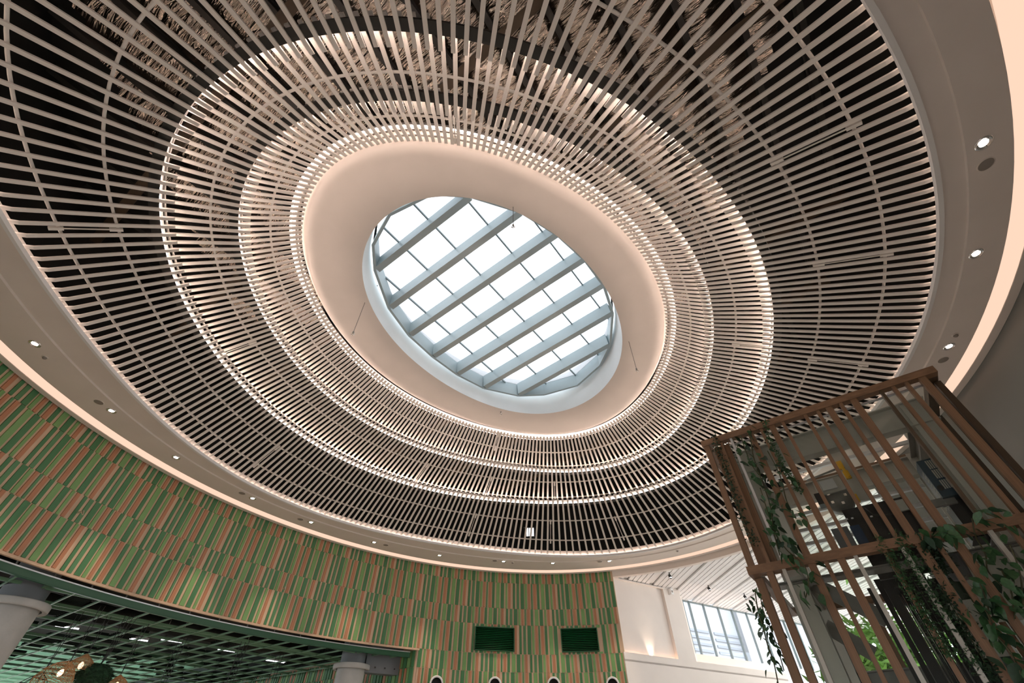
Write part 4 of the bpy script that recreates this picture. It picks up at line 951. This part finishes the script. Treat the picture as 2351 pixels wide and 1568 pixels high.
# lower shaft: dark guide rails, ropes and counterweight
for k, (u, d, wd, m_) in enumerate(((1985, .9, .05, 'blk'), (2010, 1.3, .05, 'blk'), (2030, 1.0, .09, 'blk'), (2052, 1.5, .05, 'dark'), (2070, 1.1, .07, 'blk'), (2086, 1.4, .04, 'blk'), (2104, .9, .06, 'blk'), (2128, 1.2, .14, 'blk'), (2160, 1.4, .10, 'blk'), (2196, 1.0, .12, 'leaf2'))):
    a = LP(u, 1330, d)[0]; lbox('guide_rail', a - wd / 2, a + wd / 2, d, d + .04, -EYE, zb_ - .02, m_, lift)
for k in range(7):
    a = LP(2040 + 8 * k, 1340, 1.2)[0]; b = MB(); b.tube([L(a, 1.2, -EYE), L(a, 1.2, 1.5)], .007, 6); b.build('hoist_rope', M['chrome'], lift)
for (u, v, d, w_, h_, m_) in ((2060, 1322, 1.6, .5, .30, 'blk'), (2125, 1330, 1.6, .35, .5, 'blk')): a, z = LP(u, v, d); lbox('shaft_plate', a - w_ / 2, a + w_ / 2, d, d + .03, z - h_, z, m_, lift)
for (u, v, w_, h_) in ((2290, 1345, .42, .55), (2250, 1440, .25, .45)): a, z = LP(u, v, .75); lbox('pale_panel', a - w_ / 2, a + w_ / 2, .75, .78, z - h_ / 2, z + h_ / 2, 'pale_steel', lift)

# ================================================================== hanging plants on the lift
def leaf_mesh(m, ln=1.0, wd=.62):
    b = MB(); prof = [(0, 0), (.12, .55), (.32, .95), (.55, .85), (.8, .45), (1.0, 0)]
    up_ = [(wd / 2 * w_, x * ln, .10 * w_ * wd - .12 * x * x) for x, w_ in prof]
    vs_ = [(0, x * ln, -.12 * x * x) for x, _ in prof] + [(p[0], p[1], p[2]) for p in up_[1:-1]] + [(-p[0], p[1], p[2]) for p in up_[1:-1]]
    n_ = len(prof); f_ = []
    for side in (0, 1):
        o = n_ + side * (n_ - 2); seq = [0] + [o + i for i in range(n_ - 2)] + [n_ - 1]
        for i in range(n_ - 1):
            q = [i, i + 1, seq[i + 1], seq[i]]; q = list(dict.fromkeys(q)); f_.append(q if side == 0 else q[::-1])
    b.add(vs_, f_); return b.mesh('leaf', m, True)
LEAF = {k: leaf_mesh(M[k]) for k in ('leaf', 'leaf2', 'leaf3')}
rg = random.Random(11)
def smooth_path(pts, n):
    out = []; m = len(pts) - 1
    for i in range(n + 1):
        t = i / n * m; k = min(m - 1, int(t)); f = t - k; p0, p1, p2, p3 = pts[max(0, k - 1)], pts[k], pts[k + 1], pts[min(m, k + 2)]
        out.append(.5 * ((2 * p1) + (-p0 + p2) * f + (2 * p0 - 5 * p1 + 4 * p2 - p3) * f * f + (-p0 + 3 * p1 - 3 * p2 + p3) * f ** 3))
    return out
def vine(label, strands, d, nleaf, size, m, spread=.07, kind='leaves', cat='plant'):
    first = LW(*strands[0][0], d); e = empty('hanging_vine', first, label, cat)
    b2 = MB()
    for st in strands:
        pts = [LW(u, v, d + rg.uniform(-.05, .03)) for u, v in st]; path = smooth_path(pts, 8 * len(st))
        b = MB(); b.tube(path, .006 if kind == 'leaves' else .004, 5); b.build('stem', M['stem'], e, True)
        n_ = int(nleaf * len(st) / sum(len(s_) for s_ in strands))
        for k in range(n_):
            p = path[min(len(path) - 1, int((k + rg.random()) / n_ * len(path)))]; p = p + Vector((rg.gauss(0, spread), rg.gauss(0, spread * .6), rg.gauss(0, spread * .7)))
            q = Vector((rg.gauss(0, .8), rg.gauss(0, .8) - .3, -1.0 if kind == 'leaves' else rg.gauss(-.3, .6))).normalized().to_track_quat('Y', 'Z'); s_ = size * rg.uniform(.7, 1.25)
            Mx = Matrix.Translation(p) @ q.to_matrix().to_4x4() @ Matrix.Rotation(rg.uniform(-.9, .9), 4, 'Y') @ Matrix.Scale(s_, 4)
            if kind == 'leaves':
                o = bpy.data.objects.new('leaf', LEAF[m if rg.random() < .7 else ('leaf2' if m == 'leaf' else 'leaf')]); col.objects.link(o); attach(o, e); o.matrix_basis = Mx
            else: b2.add([Mx @ Vector(v) for v in ((0, 0, 0), (.3, .45, .05), (0, 1, -.1), (-.3, .45, .05))], [[0, 1, 2, 3]])
    if kind != 'leaves': tag(b2.build('foliage', M[m], e), kind='stuff')
    return e
vine('broad leaved vine hanging over the upper left of the lift tower', [[(1722, 985), (1728, 1040), (1748, 1100), (1768, 1160), (1778, 1220), (1806, 1262), (1842, 1292), (1856, 1330), (1850, 1372)], [(1762, 1035), (1790, 1090), (1806, 1150), (1828, 1190)], [(1700, 1000), (1722, 1060), (1742, 1090)], [(1745, 1120), (1770, 1200), (1790, 1275)]], -.03, 150, .105, 'leaf')
vine('small leaved creeper on the left corner post of the lift tower', [[(1640, 998), (1652, 1040), (1668, 1078), (1682, 1120), (1696, 1165), (1712, 1205), (1730, 1245)]], -.03, 420, .035, 'leaf2', .028, 'fine')
vine('feathery creeper trailing right of the broad leaved vine', [[(1756, 968), (1768, 1010), (1786, 1048), (1806, 1085), (1822, 1105), (1836, 1128)]], -.02, 420, .03, 'leaf', .018, 'fine')
vine('thin fern trail behind the left corner of the lift tower', [[(1664, 1010), (1680, 1055), (1694, 1095), (1706, 1140)]], .2, 260, .035, 'leaf', .022, 'fine')
vine('leafy climber inside the lower left corner of the lift', [[(1742, 1345), (1752, 1400), (1768, 1440), (1786, 1490), (1800, 1540)], [(1735, 1380), (1748, 1420), (1760, 1450)]], .5, 60, .08, 'leaf', .06)
vine('sparse heart leaved trail outside the left edge of the lift', [[(1733, 1352), (1740, 1400), (1752, 1440), (1762, 1480), (1776, 1520), (1786, 1566)]], -.02, 22, .075, 'leaf', .03)
vine('broad leaved vine over the middle rail at the right', [[(2150, 1228), (2140, 1232), (2175, 1205), (2200, 1215)], [(2232, 1190), (2240, 1232), (2262, 1270), (2268, 1310), (2300, 1345)], [(2265, 1178), (2288, 1188)]], -.05, 55, .11, 'leaf', .06)
vine('large leaved vine at the lower right edge of the lift', [[(2318, 1250), (2334, 1290), (2344, 1330), (2350, 1390)], [(2300, 1310), (2322, 1360), (2330, 1420)], [(2240, 1380), (2268, 1410), (2290, 1460), (2322, 1500), (2345, 1550)], [(2250, 1340), (2262, 1372), (2270, 1402)]], -.04, 80, .125, 'leaf', .07)
vine('mossy trailing creeper below the middle rail of the lift', [[(2020, 1236), (2040, 1270), (2064, 1310), (2092, 1360), (2120, 1410), (2150, 1460), (2180, 1500)]], .02, 900, .030, 'leaf', .030, 'fine')
vine('second mossy creeper beside the silver batten of the lift', [[(2066, 1228), (2080, 1262), (2100, 1300), (2130, 1350), (2160, 1400), (2200, 1460), (2240, 1530)]], .04, 900, .030, 'leaf', .034, 'fine')
vine('dark bushy creeper hanging by the wide batten right of centre', [[(2128, 1236), (2140, 1262), (2152, 1290), (2160, 1310)], [(2160, 1350), (2190, 1400), (2220, 1450), (2260, 1520), (2290, 1560)]], .05, 900, .040, 'leaf2', .055, 'fine')
e = empty('plant_pot', LW(2195, 1298, .3), 'small dark plant pot behind the battens at the right', 'pot'); c = LW(2195, 1305, .3)
b = MB(); b.lathe([(.001, -.09), (.075, -.09), (.10, .08), (.11, .08), (.11, .10), (.09, .10), (.085, .05), (.001, .05)], c, 20); b.build('pot', M['grey'], e, True); b = MB(); b.lathe([(.085, .06), (.001, .075)], c, 16); b.build('soil', M['stem'], e)
# bright shrubs outside behind the lower lift
def shrub(px, dist, label, nl, sx, sz, seed, ln):
    r = ray(*px); t = dist / math.hypot(r.x, r.y); c = Vector((r.x * t, r.y * t, EYE + r.z * t)); e = empty('garden_shrub', Vector((c.x, c.y, 0)), label, 'shrub', 'shrubs outside behind the lift'); g = random.Random(seed); b = MB(); bs = MB()
    for k in range(14):
        a = g.uniform(0, 2 * PI); top = c + Vector((math.cos(a) * sx * g.random(), math.sin(a) * sx * g.random(), sz * g.uniform(.2, 1))); bs.tube([Vector((c.x, c.y, 0)), (Vector((c.x, c.y, 0)) + top) / 2 + Vector((g.gauss(0, .1), g.gauss(0, .1), .2)), top], [.03, .02, .006], 5)
    bs.build('stems', M['stem'], e)
    for k in range(nl):
        p = c + Vector((g.gauss(0, sx * .55), g.gauss(0, sx * .55), g.gauss(0, sz * .6))); p.z = max(.1, p.z); d = Vector((g.gauss(0, 1), g.gauss(0, 1), g.gauss(.1, .6))).normalized(); s_ = d.cross(Vector((g.gauss(0, 1), g.gauss(0, 1), g.gauss(0, 1)))).normalized() * ln * .11
        b.add([p, p + d * ln * .5 + s_, p + d * ln, p + d * ln * .5 - s_], [[0, 1, 2, 3]])
    tag(b.build('foliage', M['leaf3'], e), kind='stuff')
shrub((2010, 1560), 22.0, 'bright green shrub outside behind the lower lift at the left', 1800, 1.1, 1.2, 1, .5)
shrub((2130, 1560), 20.0, 'bright green shrub outside behind the lower lift at the right', 2000, 1.3, 1.3, 2, .5)
